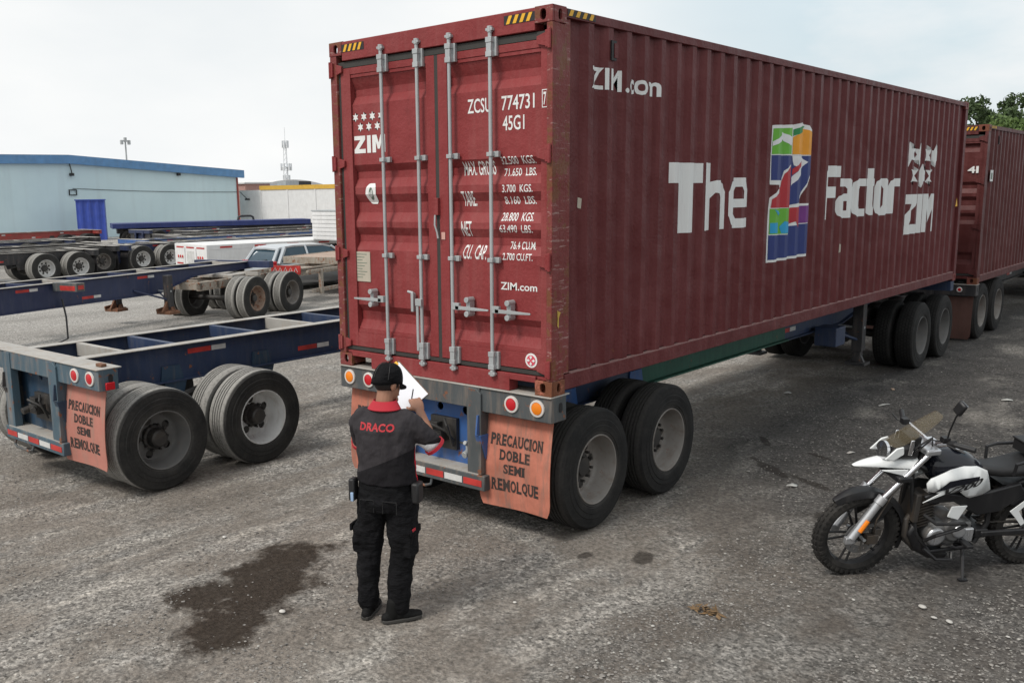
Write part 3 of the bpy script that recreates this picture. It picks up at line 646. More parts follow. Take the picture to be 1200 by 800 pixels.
# --- writing on the long side
SB = side_breaks(LC); cuts_s = [y for y, _ in SB]
def on_side(e=.0025): return lambda u, v: (W2+interp(SB, u)+e, u, v)
zl = lambda z: z-1.25
def TS(t, y0, y1, z0, z1, b=.02, sp=1.0): return ('t', t, y0, y1, zl(z0), zl(z1), b, sp)
def SP(pts): return ('p', [(y, zl(z)) for y, z in pts])
def letter_T(y0, y1, z0, z1, s): m = (y0+y1)/2; return SP([(y0, z1), (y1, z1), (y1, z1-s*.9), (m+s/2, z1-s*.9), (m+s/2, z0), (m-s/2, z0), (m-s/2, z1-s*.9), (y0, z1-s*.9)])
side = [TS('ZIM', .53, 1.00, 3.60, 3.765, .02), TS('.com', 1.03, 1.60, 3.595, 3.715, .025)]
LT = {'h': ([(0, 0), (0, 1.0), (.35, 1.0), (.35, .72), (.50, .745), (.75, .745), (.93, .69), (1, .57), (1, 0), (.68, 0), (.68, .47), (.62, .55), (.48, .56), (.35, .47), (.35, 0)], []),
 'e': ([(1, .41), (.36, .41), (.36, .28), (.46, .19), (1, .19), (1, 0), (.35, 0), (.12, .08), (0, .26), (0, .72), (.12, .92), (.35, 1), (.72, 1), (.93, .93), (1, .75)], [[(.36, .58), (.68, .58), (.68, .74), (.60, .82), (.44, .82), (.36, .74)]]),
 'F': ([(0, 0), (0, .88), (.14, 1), (1, 1), (1, .79), (.30, .79), (.30, .61), (.78, .61), (.78, .40), (.30, .40), (.26, 0)], []),
 'a': ([(.12, 1), (.75, 1), (.93, .93), (1, .78), (1, 0), (.3, 0), (.08, .08), (0, .22), (0, .42), (.10, .56), (.3, .62), (.66, .62), (.66, .74), (.6, .80), (.12, .80)], [[(.34, .43), (.66, .43), (.66, .19), (.42, .19), (.34, .26)]]),
 'c': ([(1, 1), (.35, 1), (.1, .9), (0, .7), (0, .3), (.1, .1), (.35, 0), (1, 0), (1, .2), (.48, .2), (.38, .28), (.38, .72), (.48, .8), (1, .8)], []),
 't': ([(.30, 1.28), (.66, 1.28), (.66, 1), (1, 1), (1, .80), (.66, .80), (.66, .30), (.72, .21), (1, .19), (1, 0), (.52, 0), (.36, .08), (.30, .2), (.30, .80), (0, .80), (0, 1), (.30, 1)], []),
 'o': ([(.25, 0), (.75, 0), (.93, .08), (1, .25), (1, .75), (.93, .92), (.75, 1), (.25, 1), (.07, .92), (0, .75), (0, .25), (.07, .08)], [[(.36, .28), (.42, .2), (.58, .2), (.64, .28), (.64, .72), (.58, .8), (.42, .8), (.36, .72)]]),
 'r': ([(0, 0), (0, .75), (.12, .93), (.35, 1), (1, 1), (1, .77), (.5, .77), (.40, .70), (.40, 0)], [])}
def LETTER(ch, y0, y1, z0, z1):
    o_, h_ = LT[ch]; return ('h', [(y0+(y1-y0)*a, zl(z0+(z1-z0)*b)) for a, b in o_], [[(y0+(y1-y0)*a, zl(z0+(z1-z0)*b)) for a, b in q] for q in h_])
side += [letter_T(1.82, 2.42, 2.425, 3.055, .20), LETTER('h', 2.47, 2.935, 2.43, 3.06), LETTER('e', 2.975, 3.46, 2.43, 2.925)]
side += [LETTER('F', 5.53, 6.02, 2.44, 3.07), LETTER('a', 5.96, 6.46, 2.44, 2.92), LETTER('c', 6.50, 6.90, 2.445, 2.92), LETTER('t', 6.915, 7.33, 2.45, 2.92), LETTER('o', 7.36, 7.85, 2.435, 2.925), LETTER('r', 7.91, 8.30, 2.45, 2.925)]
side += ZIMblock(8.60, 10.12, zl(2.13), zl(2.70))
side += [star(8.76+.395*i, zl(3.265), .175, 6, .5) for i in range(4)]+[star(8.96+.395*i, zl(2.965), .175, 6, .5) for i in range(3)]
conform(side, cuts_s, 0, on_side()).build('lettering', 'white', wall1, smooth=False)
# patchwork numeral
OUT = [(4.014, 3.468), (4.562, 3.495), (4.762, 3.530), (4.93, 3.50), (5.05, 3.43), (5.091, 3.33), (5.091, 3.198), (5.026, 2.96), (4.841, 2.704), (4.80, 2.642), (5.095, 2.643), (5.105, 2.045), (3.99, 2.028), (3.985, 2.465), (3.992, 2.6), (4.014, 2.711), (4.22, 2.85), (4.006, 2.855), (4.001, 3.176)]
num = conform([SP(OUT)], cuts_s, 0, on_side(.0025)).build('numeral_decal', 'white', wall1, smooth=False)
def patch(nm, col, polys, e):
    conform([SP(p) for p in polys], cuts_s, 0, on_side(e)).build('patch', flat('decal '+nm, col, .5, 0, .08), num, smooth=False)
patch('lime', (.13, .42, .035), [[(4.035, 3.435), (4.545, 3.46), (4.55, 3.18), (4.025, 3.17)], [(4.03, 2.60), (4.51, 2.60), (4.53, 2.32), (4.03, 2.33)]], .0045)
patch('navy', (.018, .035, .17), [[(4.02, 3.16), (4.49, 3.165), (4.49, 3.095), (4.33, 3.0), (4.30, 2.90), (4.03, 2.90)], [(4.55, 3.165), (5.06, 3.17), (5.0, 2.96), (4.78, 2.66), (4.55, 2.63), (4.55, 2.78)], [(4.02, 2.32), (4.53, 2.31), (4.54, 2.40), (5.06, 2.42), (5.07, 2.075), (4.025, 2.055)]], .0045)
patch('orange', (.80, .33, .015), [[(4.571, 3.18), (4.567, 3.36), (4.807, 3.47), (4.99, 3.44), (5.055, 3.33), (5.055, 3.18)]], .0045)
patch('dark green', (.015, .22, .06), [[(4.571, 3.375), (4.571, 3.445), (4.80, 3.505), (4.87, 3.485), (4.70, 3.41)]], .0055)
patch('red', (.42, .02, .03), [[(4.50, 3.09), (4.34, 2.97), (4.28, 2.83), (4.05, 2.70), (4.04, 2.61), (4.535, 2.605), (4.535, 3.0)], [(4.545, 2.60), (4.80, 2.61), (4.80, 2.50), (4.74, 2.36), (4.66, 2.45), (4.545, 2.42)]], .0055)
patch('purple', (.16, .025, .20), [[(4.80, 2.615), (5.065, 2.62), (5.065, 2.43), (4.80, 2.42)]], .0055)
patch('sky blue', (.02, .33, .60), [[(4.04, 2.45), (4.16, 2.45), (4.16, 2.34), (4.04, 2.34)], [(4.36, 2.46), (4.51, 2.44), (4.52, 2.33), (4.33, 2.33), (4.30, 2.40)], [(4.08, 2.59), (4.3, 2.55), (4.2, 2.50)]], .0065)
patch('paper white', (.72, .73, .74), [[(4.03, 3.30), (4.25, 3.41), (4.51, 3.34), (4.42, 3.265), (4.255, 3.335), (4.03, 3.255)], [(4.565, 3.165), (4.80, 3.165), (4.93, 3.10), (4.72, 2.95), (4.565, 2.84), (4.565, 2.93), (4.70, 3.03), (4.60, 3.06)]], .0075)
patch('beak red', (.45, .02, .03), [[(4.575, 2.95), (4.58, 3.02), (4.80, 3.15), (4.74, 3.06)]], .0085)
mb = conform([SP([(11.23, 2.48), (11.36, 2.48), (11.295, 2.62)])], [], 0, lambda u, v: (W2+.003, u, v)); mb.build('warning_decal', 'yellow', wall1, smooth=False)
conform([SP([(.40, 2.69), (.435, 2.68), (.44, 2.76), (.405, 2.77)]), SP([(6.05, 2.02), (6.12, 2.03), (6.13, 2.12), (6.06, 2.13)])], cuts_s, 0, on_side(.003)).build('paper_scrap', MTp, wall1, smooth=False)
# graffiti-like yellow chip on the post and pale scrapes
conform([('p', [(.03, zl(1.80)), (.05, zl(1.78)), (.052, zl(1.86)), (.075, zl(1.90)), (.05, zl(1.91)), (.03, zl(1.92)), (.035, zl(1.85))])], [], 0, lambda u, v: (W2+.001, u+.04, v-.0)).build('paint_mark', flat('worn yellow mark', (.5, .33, .06), .7), [o for o in c1.children if o.name.startswith('corner_post')][2], smooth=False)

c2, wall2 = container('shipping_container', 'plain brownish container standing behind the big lettered one, white square sticker near its door corner', None, (-W2, 13.08, 1.05), 0, LC+.5, 2.815, ('cont2', 'cont2', 'cont2', 'cast2'), False)
MB().box(W2+.0, W2+.003, .35, .56, 1.83, 2.03).build('square_sticker', 'white', c2)
MB().box(W2+.003, W2+.0045, .40, .50, 1.87, 1.98).build('sticker_print', MTs, c2)
d2 = [o for o in c2.children if o.name.startswith('door') and not o.name.startswith('door_s')]
MB().box(.52, .72, .0, .004, .62, .92).build('yellow_placard', 'yellow', d2[1])
conform([('t', 'U  4', .62, 1.05, 1.98, 2.1, .02), ('t', '1', 1.06, 1.1, 1.98, 2.1, .03)], [], 1, lambda u, v: (u, .020, v)).build('lettering', 'white', d2[1], smooth=False)
# ================================================ WHEELS
_wc = {}
TP = [(-.035, .288), (-.014, .300), (-.006, .318), (-.010, .323), (-.003, .330), (.001, .375), (-.003, .380), (-.002, .386), (-.001, .42), (-.006, .427), (-.006, .455), (-.014, .484), (-.013, .492), (-.030, .512), (-.040, .517)]
def tyre_prof(grooved=True):
    p = list(TP)
    if grooved:
        for c in (-.088, -.122, -.158, -.192): p += [(c+.009, .520), (c+.007, .503), (c-.007, .503), (c-.009, .520)]
    else: p += [(-.09, .520), (-.14, .521), (-.19, .520)]
    p += [(-.28-a, r) for a, r in reversed(TP)]
    p += [(-.20, .285), (-.08, .285)]
    return p
def wheel_meshes(key):
    if key in _wc: return _wc[key]
    rm, tm, hm, deep = key
    t = MB().lathe(tyre_prof(tm != 'tyreblock'), (0, 0, 0), (1, 0, 0), 64, closed=True).build('tyre', tm, ang=28)
    mb = MB(); mb.lathe([(-.016, .300), (-.008, .296), (-.010, .287), (-.035, .280), (-.075, .272), (-.165, .260), (-.190, .250), (-.203, .236), (-.208, .22), (-.265, .262), (-.274, .285)], (0, 0, 0), (1, 0, 0), 48, cap=False)
    nh = 5 if deep else 8
    hs = [circ(.178*cos(2*pi*i/nh), .178*sin(2*pi*i/nh), .042 if deep else .036, 16) for i in range(nh)]
    mb.merge(*holed(circ(0, 0, .235, 48), hs+[circ(0, 0, .10, 24)], .012, lambda a, b, h: (-.202+h-.02*max(0, (.14-sqrt(a*a+b*b)))/.14, a, b)))
    r = mb.build('rim', rm, ang=30)
    mb = MB(); mb.lathe([(-.21, .128), (-.165, .126), (-.16, .10), (-.09, .088), (-.075, .072), (-.07, .0)] if deep else [(-.21, .11), (-.17, .108), (-.165, .085), (-.14, .08), (-.135, 0)], (0, 0, 0), (1, 0, 0), 24, cap=False)
    for i in range(10): a = 2*pi*i/10; mb.cyl((-.18, .115*cos(a)*1.12, .115*sin(a)*1.12), (-.14, .115*cos(a)*1.12, .115*sin(a)*1.12), .014, n=6)
    mb.lathe([(-.20, .0), (-.20, .20), (-.42, .205), (-.42, 0)], (0, 0, 0), (1, 0, 0), 24, cap=False)
    h = mb.build('hub', hm, ang=30)
    _wc[key] = (r.data, t.data, h.data)
    for o in (r, t, h): bpy.data.objects.remove(o)
    return _wc[key]
def wheel(parent, x, y, z, s, key, inner=False, label=None, spin=0, hub=True):
    r, t, h = wheel_meshes(key)
    w_ = bpy.data.objects.new('wheel', r); C.objects.link(w_); w_.parent = parent; w_.location = (x, y, z)
    w_.rotation_euler = M.Rotation(spin, 3, 'X').to_euler() if s > 0 else (M.Rotation(pi, 3, 'Z') @ M.Rotation(spin, 3, 'X')).to_euler()
    if label: w_['label'] = label
    for nm, me in (('tyre', t),)+((('hub', h),) if hub and not inner else ()):
        o = bpy.data.objects.new(nm, me); C.objects.link(o); o.parent = w_
def dual_axle(root, y, keys, keyin, z=.515, half=1.215):
    """two tyres each end; keys=(left,right)"""
    for s, k in ((1, keys[1]), (-1, keys[0])):
        lab = {'rimwhite': 'wheel with clean white rim', 'rimdark': 'wheel with sooty dark rim', 'rimrust': 'wheel with rust stained rim'}.get(k[0]) if keys[0][0] != keys[1][0] or k[0] in ('rimwhite', 'rimdark', 'rimrust') else None
        wheel(root, s*half, y, z, s, k, spin=random.random()*3, label=lab)
        wheel(root, s*(half-.61), y, z, -s, keyin, inner=True, spin=random.random()*3)
    MB().cyl((-half+.2, y, z-.02), (half-.2, y, z-.02), .065, n=12).build('axle', 'hub', root)
STD = ('rim', 'tyre', 'hub', False)
_flapmesh = {}
SER = {'P': 'Lb', 'R': 'LbRb', 'E': 'L', 'A': 'LbRb', 'U': 'LtRt', 'I': 'CbCt', 'N': 'LtLbRt', 'D': 'L', 'B': 'L', 'L': 'Lb', 'S': '', 'M': 'LbRbLtRt', 'C': '', 'O': '', 'Q': ''}
def slab_text(t, x0, x1, z0, z1):
    """bold slab lettering, letter by letter"""
    wd = {'I': .45, 'M': 1.2, 'E': .85, 'L': .85, 'S': .8}; gap = .14
    tot = sum(wd.get(c, 1) for c in t)+gap*(len(t)-1); k = (x1-x0)/tot; x = x0; out = []
    for c in t:
        w_ = wd.get(c, 1)*k; g, f = glyphs(c, .035); out.append(('t', c, x, x+w_, z0-(0.008 if c == 'Q' else 0), z1, .035))
        h = (z1-z0)*.10; e = k*.13
        def bar(a, b, zz): out.append(('p', [(a, zz), (b, zz), (b, zz+h), (a, zz+h)]))
        s = SER.get(c, '')
        if 'Lb' in s: bar(x-e*.6, x+k*.28+e*.6, z0)
        if 'Lt' in s: bar(x-e*.6, x+k*.28+e*.6, z1-h)
        if 'Rb' in s: bar(x+w_-k*.28-e*.6, x+w_+e*.6, z0)
        if 'Rt' in s: bar(x+w_-k*.28-e*.6, x+w_+e*.6, z1-h)
        if 'Cb' in s: bar(x-e*.5, x+w_+e*.5, z0)
        if 'Ct' in s: bar(x-e*.5, x+w_+e*.5, z1-h)
        if s == 'L': bar(x-e*.6, x+k*.3, z0); bar(x-e*.6, x+k*.3, z1-h)
        x += w_+gap*k
    return out
def flapfn(cx, ztop, curl, sw):
    return lambda u, v, e=0: (cx+u+sw*(1-v)*.05, -.0-curl*(sin((1-v)*2.4)*.05)+.018*sin(u*7+1)*(1-v)-e, ztop-.80*(1-v))
def mud_flap(root, cx, y, ztop, mat, text=True, curl=1.0, sw=.5, lab=None):
    fn = flapfn(cx, ztop, curl, sw); mb = MB(); nx, nz = 12, 14; hw = .345
    def pt(i, j, e):
        u = -hw+2*hw*i/nx; v = j/nz; u *= (1+.05*(1-v)) 
        if j == 0: u *= .90
        if j == 1: u *= .975
        return (lambda q: (q[0], q[1]+y, q[2]))(fn(u, v, e))
    for e in (.003, -.003):
        for j in range(nz+1):
            for i in range(nx+1): mb.v.append(pt(i, j, e))
    m = (nx+1)*(nz+1)
    for k in (0, m):
        for j in range(nz):
            for i in range(nx): mb.f.append((k+j*(nx+1)+i, k+j*(nx+1)+i+1, k+(j+1)*(nx+1)+i+1, k+(j+1)*(nx+1)+i))
    edge = [i for i in range(nx)]+[j*(nx+1)+nx for j in range(nz)]+[nz*(nx+1)+nx-i for i in range(nx)]+[(nz-j)*(nx+1) for j in range(nz)]
    for a, b in zip(edge, edge[1:]+edge[:1]): mb.f.append((a, b, b+m, a+m))
    f = mb.build('mud_flap', mat, root)
    if lab: f['label'] = lab
    MB().box(cx-.30, cx+.25, y-.022, y+.03, ztop-.02, ztop+.012).build('flap_bracket', 'blackpaint', root)
    if text:
        L_ = slab_text('PRECAUCION', -.255, .268, .665, .785)+slab_text('DOBLE', -.155, .145, .515, .625)+slab_text('SEMI', -.115, .095, .375, .475)+slab_text('REMOLQUE', -.230, .240, .185, .315)
        conform(L_, [.2+.1*i for i in range(7)], 1, lambda u, v: (lambda q: (q[0], q[1]+y, q[2]))(fn(u, v, .0065))).build('lettering', 'flapink', f, smooth=False)
def lamp(root, x, y, z, mat, r=.052):
    a = MB().lathe([(0, r+.018), (.012, r+.016), (.014, r), (.006, r-.002)], (x, y, z), (0, -1, 0), 24, cap=False).lathe([(0, r+.018), (0.001, 0)], (x, y, z), (0, -1, 0), 24, cap=False).build('tail_light', 'ring', root)
    MB().lathe([(.004, r), (.016, r*.92), (.021, r*.5), (.023, 0)], (x, y, z), (0, -1, 0), 24, cap=False).build('lens', mat, a)
def ibeam(mb, x, y0, y1, z0, z1, fl=.065):
    mb.box(x-.006, x+.006, y0, y1, z0+.014, z1-.014); mb.box(x-fl, x+fl, y0, y1, z1-.014, z1); mb.box(x-fl, x+fl, y0, y1, z0, z0+.014)
def chassis(name, label, loc, rz, group=None, deck=1.25, L_=11.6, rearm='blue', beamm='navy', beam2=None, flap='orange', text=True, lflap=True, ax=(.68, 1.90), keys=None, lights='full', neck=True, tapes=True, legz=.25, legs=True, midb=False, valves=True, toplight=False, boxmat='greysteel', bot=.40):
    root = thing(name, label, 'trailer chassis', loc, rz, group); D = deck
    zb0 = D-.212
    # rear bolster with its lamp panels
    MB().box(-1.219, -.50, 0, .20, zb0, D-.012).build('rear_bolster', boxmat, root, bevel=.006); MB().box(.50, 1.219, 0, .20, zb0, D-.012).build('rear_bolster', boxmat, root, bevel=.006)
    mb = MB(); mb.box(-.50, .50, -.012, .16, D-.19, D-.012); mb.build('centre_beam', boxmat, root, bevel=.005)
    MB().box(-1.222, 1.222, -.016, .24, D-.012, D-.001).build('bolster_top', 'deck', root, bevel=.003)
    for s in (-1, 1):
        mb = MB(); mb.prism([(.37, .50), (.52, .50), (.52, D-.06), (.47, D-.02), (.37, D-.02)], -.022, .06, lambda a, b, h, s=s: (s*a, h, b)); mb.box(*sorted((s*.50, s*.515)), .06, .5, .5, D-.21)
        mb.build('rear_post', boxmat, root, bevel=.004)
        MB().box(*sorted((s*.515, s*.66)), .12, .14, .72, D-.21).box(*sorted((s*.515, s*.70)), .1, .3, .70, .72).build('side_plate', rearm, root)
        MB().prism(stad(0, 0, .045, .08), 0, .004, lambda a, b, h, s=s: (s*(1.219+h), .12+a, D-.10+b)).build('side_slot', 'black', root)
        if lights:
            lamp(root, s*1.085, -.001, D-.105, 'amber' if lights == 'full' else 'red'); lamp(root, s*.83, -.001, D-.105, 'red')
        if s > 0 or lflap: mud_flap(root, s*.825 + (.0 if s > 0 else 0), .10, D-.215, flap, text, 1.0 if s > 0 else .6, .35*s*-1)
    # blue centre panel with two real holes
    mb = MB(); mb.merge(*holed([(-.5, .505), (.5, .505), (.5, D-.19), (-.5, D-.19)], [circ(-.08, D-.27, .035), circ(.22, D-.27, .04)], .012, lambda a, b, h: (a, .15+h, b)))
    mb.build('centre_panel', rearm, root)
    MB().box(-.5, .5, .17, .5, .5, .52).box(-.5, .5, .42, .44, .5, D-.2).build('frame_box', 'blackpaint', root)
    mb = MB(); mb.box(-.56, .56, -.03, .10, .365, .495); mb.build('bumper', boxmat, root, bevel=.006)
    MB().box(-.50, .50, -.025, .15, .496, .506).build('bumper_shelf', 'deck', root)
    for i in range(5):
        x0 = -.53+i*.215; MB().box(x0, x0+.20, -.0345, -.0315, .40, .455).build('reflector_tape', 'tapered' if i % 2 == 0 else 'tapewhite', root)
    MB().tube([(-.42, .0, .37), (-.42, -.02, .31), (-.36, -.03, .29), (-.12, -.03, .29), (-.06, -.02, .31), (-.06, 0, .37)], .013, 8).build('step_bar', 'greysteel', root)
    if valves:
        v_ = MB().box(-.16, .14, .10, .145, .62, .90).box(-.10, .05, .0, .10, .70, .80).box(-.13, -.02, .03, .10, .82, .86).cyl((-.12, .03, .74), (-.12, -.06, .72), .035).cyl((-.02, .03, .76), (.06, -.04, .76), .028).tube([(-.1, 0, .84), (.0, -.05, .86), (.1, .02, .8), (.12, .09, .7)], .014).tube([(.05, .05, .9), (.12, .0, .86), (.12, .08, .66)], .012).build('air_coupling', 'hub', root, bevel=.004)
        MB().box(.235, .30, .11, .145, .60, .72).cyl((.27, .12, .63), (.27, .05, .61), .03).cyl((.27, .1, .70), (.27, .06, .72), .02).build('socket', 'galv', root, bevel=.004)
        MB().box(.06, .34, .140, .143, .735-.06, .755-.06).build('grime_strip', 'greysteel', root)
    # main beams
    y1 = L_-2.4 if neck else L_
    for s in (-1, 1):
        mb = MB(); zt = D-.022; zb = D-bot
        # web with a tapering neck
        prof = [(.16, zb), (y1-.9, zb), (y1+.25, D-.21), (L_, D-.18), (L_, zt), (.16, zt)] if neck else [(.16, zb), (L_, zb), (L_, zt), (.16, zt)]
        mb.prism(prof, -.006, .006, lambda a, b, h, s=s: (s*.48+h, a, b))
        pts = [(.16, zb), (y1-.9, zb)]+([(y1+.25, D-.21), (L_, D-.18)] if neck else [(L_, zb)])
        for (a, b), (c_, d_) in zip(pts, pts[1:]):
            mb.add([(s*.48+q, yy, zz) for yy, zz in ((a, b), (c_, d_)) for q in (-.065, .065)]+[(s*.48+q, yy, zz-.014) for yy, zz in ((a, b), (c_, d_)) for q in (-.065, .065)], [(0, 1, 3, 2), (4, 6, 7, 5), (0, 4, 5, 1), (2, 3, 7, 6), (0, 2, 6, 4), (1, 5, 7, 3)])
        if beam2:                              # a repainted middle length
            bm_ = MB().prism([(2.6, zb+.002), (y1-2.9, zb+.002), (y1-2.9, zt), (2.6, zt)], -.009, .009, lambda a, b, h, s=s: (s*.48+h, a, b))
            bm_.box(*sorted((s*.48-.067, s*.48+.067)), 2.6, y1-2.9, zb-.016, zb+.001)
            bm_.build('repainted_beam', beam2, root)
        mb.build('main_beam', beamm, root)
        MB().box(s*.48-.066, s*.48+.066, .24, L_, zt, zt+.008).build('beam_top', 'deck', root)
        for y in (.08, 1.28, 2.48):
            MB().prism([(-.14, zb-.01), (.14, zb-.01), (.07, zb-.22), (-.07, zb-.22)], -.03, .03, lambda a, b, h, s=s, y=y: (s*.50+h, y+a+.02, b)).prism([(-.12, zb+.16), (.10, zb+.16), (.14, zb), (-.14, zb)], .07, .085, lambda a, b, h, s=s, y=y: (s*(.42+h), y+a, b)).build('spring_hanger', rearm if s > 0 else 'blackpaint', root)
        MB().tube([(s*.52, .12, zb-.19), (s*.52, .4, zb-.13), (s*.52, ax[0], zb-.10), (s*.52, 1.0, zb-.13), (s*.52, 1.28, zb-.2), (s*.52, 1.6, zb-.13), (s*.52, ax[1], zb-.10), (s*.52, 2.2, zb-.13), (s*.52, 2.45, zb-.2)], .035, 8).build('leaf_spring', 'hub', root)
        if tapes:
            for k in range(5):
                y = 1.5+k*1.55; z = zt-.12 if k % 2 == 0 else zb+.08
                MB().box(*sorted((s*(.48+.007), s*(.48+.0085))), y, y+.30, z, z+.055).build('reflector_tape', 'tapered', root)
                MB().box(*sorted((s*(.48+.007), s*(.48+.0085))), y+.31, y+.50, z, z+.055).build('reflector_tape', 'tapewhite', root)
    k = 0; y = .75
    while y < L_-.2:
        MB().box(-.415, .415, y, y+.07, D-.034, D-.022).box(-.415, .415, y, y+.008, D-.16, D-.034).build('cross_member', 'deck' if k % 3 == 0 else beamm, root); y += .62+.5*((k*5) % 3)/2; k += 1
    mb = MB(); mb.box(-1.2, 1.2, L_-.18, L_, D-.17, D-.006); mb.build('front_bolster', beamm, root, bevel=.006)
    if midb:
        mb = MB(); mb.box(-1.2, -.55, midb, midb+.2, D-.17, D-.006); mb.build('middle_bolster', 'greysteel', root, bevel=.006); MB().box(.55, 1.2, midb, midb+.2, D-.17, D-.006).build('middle_bolster', 'greysteel', root, bevel=.006)
        MB().box(1.201, 1.205, midb+.03, midb+.17, D-.13, D-.05).build('reflector_tape', 'tapered', root)
        MB().box(.75, 1.15, midb-.004, midb-.001, D-.15, D-.06).build('reflector_tape', 'tapered', root)
    kk = keys or [(STD, STD), (STD, STD)]
    for y, k2 in zip(ax, kk): dual_axle(root, y, k2, (k2[1][0] if k2[1][0] != 'rimwhite' else 'rim', k2[1][1], 'hub', False))
    if legs:
        yl = L_-3.3
        for s in (-1, 1):
            g = MB().box(s*.78-.075, s*.78+.075, yl-.075, yl+.075, .45, D-.1).box(s*.78-.055, s*.78+.055, yl-.055, yl+.055, legz+.04, .46).build('landing_leg', 'blackpaint', root, bevel=.006)
            MB().box(s*.78-.14, s*.78+.14, yl-.13, yl+.13, legz, legz+.04).prism([(-.1, 0), (.1, 0), (.04, .12), (-.04, .12)], -.03, .03, lambda a, b, h, s=s: (s*.78+a, yl+h, legz+.04+b)).build('foot', 'rust' if .3 < legz else 'blackpaint', g)
            MB().tube([(s*.78, yl-.05, .62), (s*.5, yl-.75, D-.38)], .022, 6).tube([(s*.74, yl, .6), (s*.1, yl, D-.2)], .018, 6).build('leg_brace', beamm, root)
        MB().cyl((-.7, yl, D-.45), (.86, yl, D-.45), .02, n=8).build('crank_shaft', 'galv', root)
    return root
T1 = chassis('trailer_chassis', 'blue and green trailer with orange lettered mud flaps, carrying the large maroon container', (-W2, 0, 0), 0, deck=1.25, rearm='blue', beamm='navy', beam2='green')
mbx = MB().box(.56, .86, 7.15, 7.5, .66, .92).build('tool_box', 'navy', T1, bevel=.01)
T2 = chassis('trailer_chassis', 'trailer under the brownish container behind the big one, with a plain brown mud flap', (-W2, 13.08, 0), 0, deck=1.05, rearm='blackpaint', beamm='blackpaint', flap='brownflap', text=False, ax=(.62, 1.90), boxmat='blackpaint', L_=12, lights=None, valves=False)
lamp(T2, .95, -.001, .95, 'red', .03)
TL = chassis('trailer_chassis', 'empty blue chassis at left with pink lettered mud flap, one sooty and one white rim', (-5.66, -1.42, -.205), R(.3), lflap=False, deck=1.325, rearm='tealdark', beamm='navy', flap='orange2', boxmat='tealsteel', lights='red', legz=.02,
   ax=(.65, 1.87), keys=[(('rimdark', 'tyredustlit', 'hub', True), ('rimdark', 'tyredustlit', 'hub', True)), (('rim', 'tyredustlit', 'hub', True), ('rimwhite', 'tyredustlit', 'hub', True))])
TL.scale = (1.21, 1.05, 1.05); TL.location.x = -5.86
for s in (-1, 1):
    MB().box(s*1.1-.06, s*1.1+.06, .05, .17, 1.28, 1.30).cyl((s*1.1, .11, 1.30), (s*1.1, .11, 1.345), .035, .02, 10).box(s*1.1-.045, s*1.1+.045, .08, .14, 1.325, 1.355).build('twist_lock', 'rust', TL, bevel=.006)
    MB().box(s*1.219 if s > 0 else s*1.24, s*1.24 if s > 0 else s*1.219, .06, .15, 1.12, 1.19).build('side_marker', 'red', TL, bevel=.005)
# middle chassis parked on its legs with its neck over the rusty flatbed
TMi = chassis('trailer_chassis', 'dark navy gooseneck chassis parked behind the empty left one, neck over the rusty flatbed', (-12.84, -2.75, 0), R(15.5), deck=1.25, rearm='navy2', beamm='navy2', flap='blackpaint', text=False, boxmat='greysteel', legz=.34, midb=5.4, bot=.50)
for s in (-1, 1):
    MB().box(s*.78-.2, s*.78+.2, 8.1, 8.42, .30, .36).prism([(-.2, .0), (.2, .0), (.12, .22), (-.05, .22)], 0, .05, lambda a, b, h, s=s: (s*.78+h-.02, 8.26+a, .36+b)).prism([(-.2, .0), (.2, .0), (.2, .10), (-.2, .06)], -.17, -.14, lambda a, b, h, s=s: (s*.78+h, 8.26+a, .36+b)).build('sand_shoe', 'rust', TMi, bevel=.004)
MB().tube([(.55, 5.6, .9), (.62, 5.6, .55), (.62, 5.6, .12), (.60, 5.35, .05), (.55, 5.0, .04)], .018, 6).build('hanging_rod', 'blackpaint', TMi)
# ---- dolly under the front of the first trailer
dl = thing('converter_dolly', 'dark wheeled dolly with block tread tyres under the front end of the large maroon container', 'trailer dolly', (-W2, 9.92, 0), 0)
DK = ('rimdark', 'tyreblock', 'hub', False)
for y in (0, 1.27): dual_axle(dl, y, (DK, DK), DK)
mb = MB()
for s in (-1, 1): mb.box(s*.43-.05, s*.43+.05, -.75, 2.1, .72, .92)
mb.box(-.5, .5, -.75, -.65, .72, .9); mb.box(-.5, .5, 2.0, 2.1, .72, .9); mb.box(-.7, .7, .5, .75, .55, .9)
mb.build('frame', 'blackpaint', dl, bevel=.005)
MB().lathe([(0, .46), (.05, .47), (.06, .40), (.03, 0)], (0, .63, .94), (0, 0, 1), 24, cap=False).build('fifth_wheel', 'hub', dl)
MB().tube([(-.4, 2.0, .82), (0, 3.0, .74), (.4, 2.0, .82)], .045, 8).tube([(0, 2.9, .75), (0, 3.18, .72)], .04, 8).build('drawbar', 'blackpaint', dl)
MB().box(-.75, -.45, -.5, .1, .6, .85).cyl((.2, -1.0, .55), (.2, -.6, .55), .16).cyl((-.5, -.9, .62), (.5, -.9, .62), .13).build('air_tank', 'blackpaint', dl)
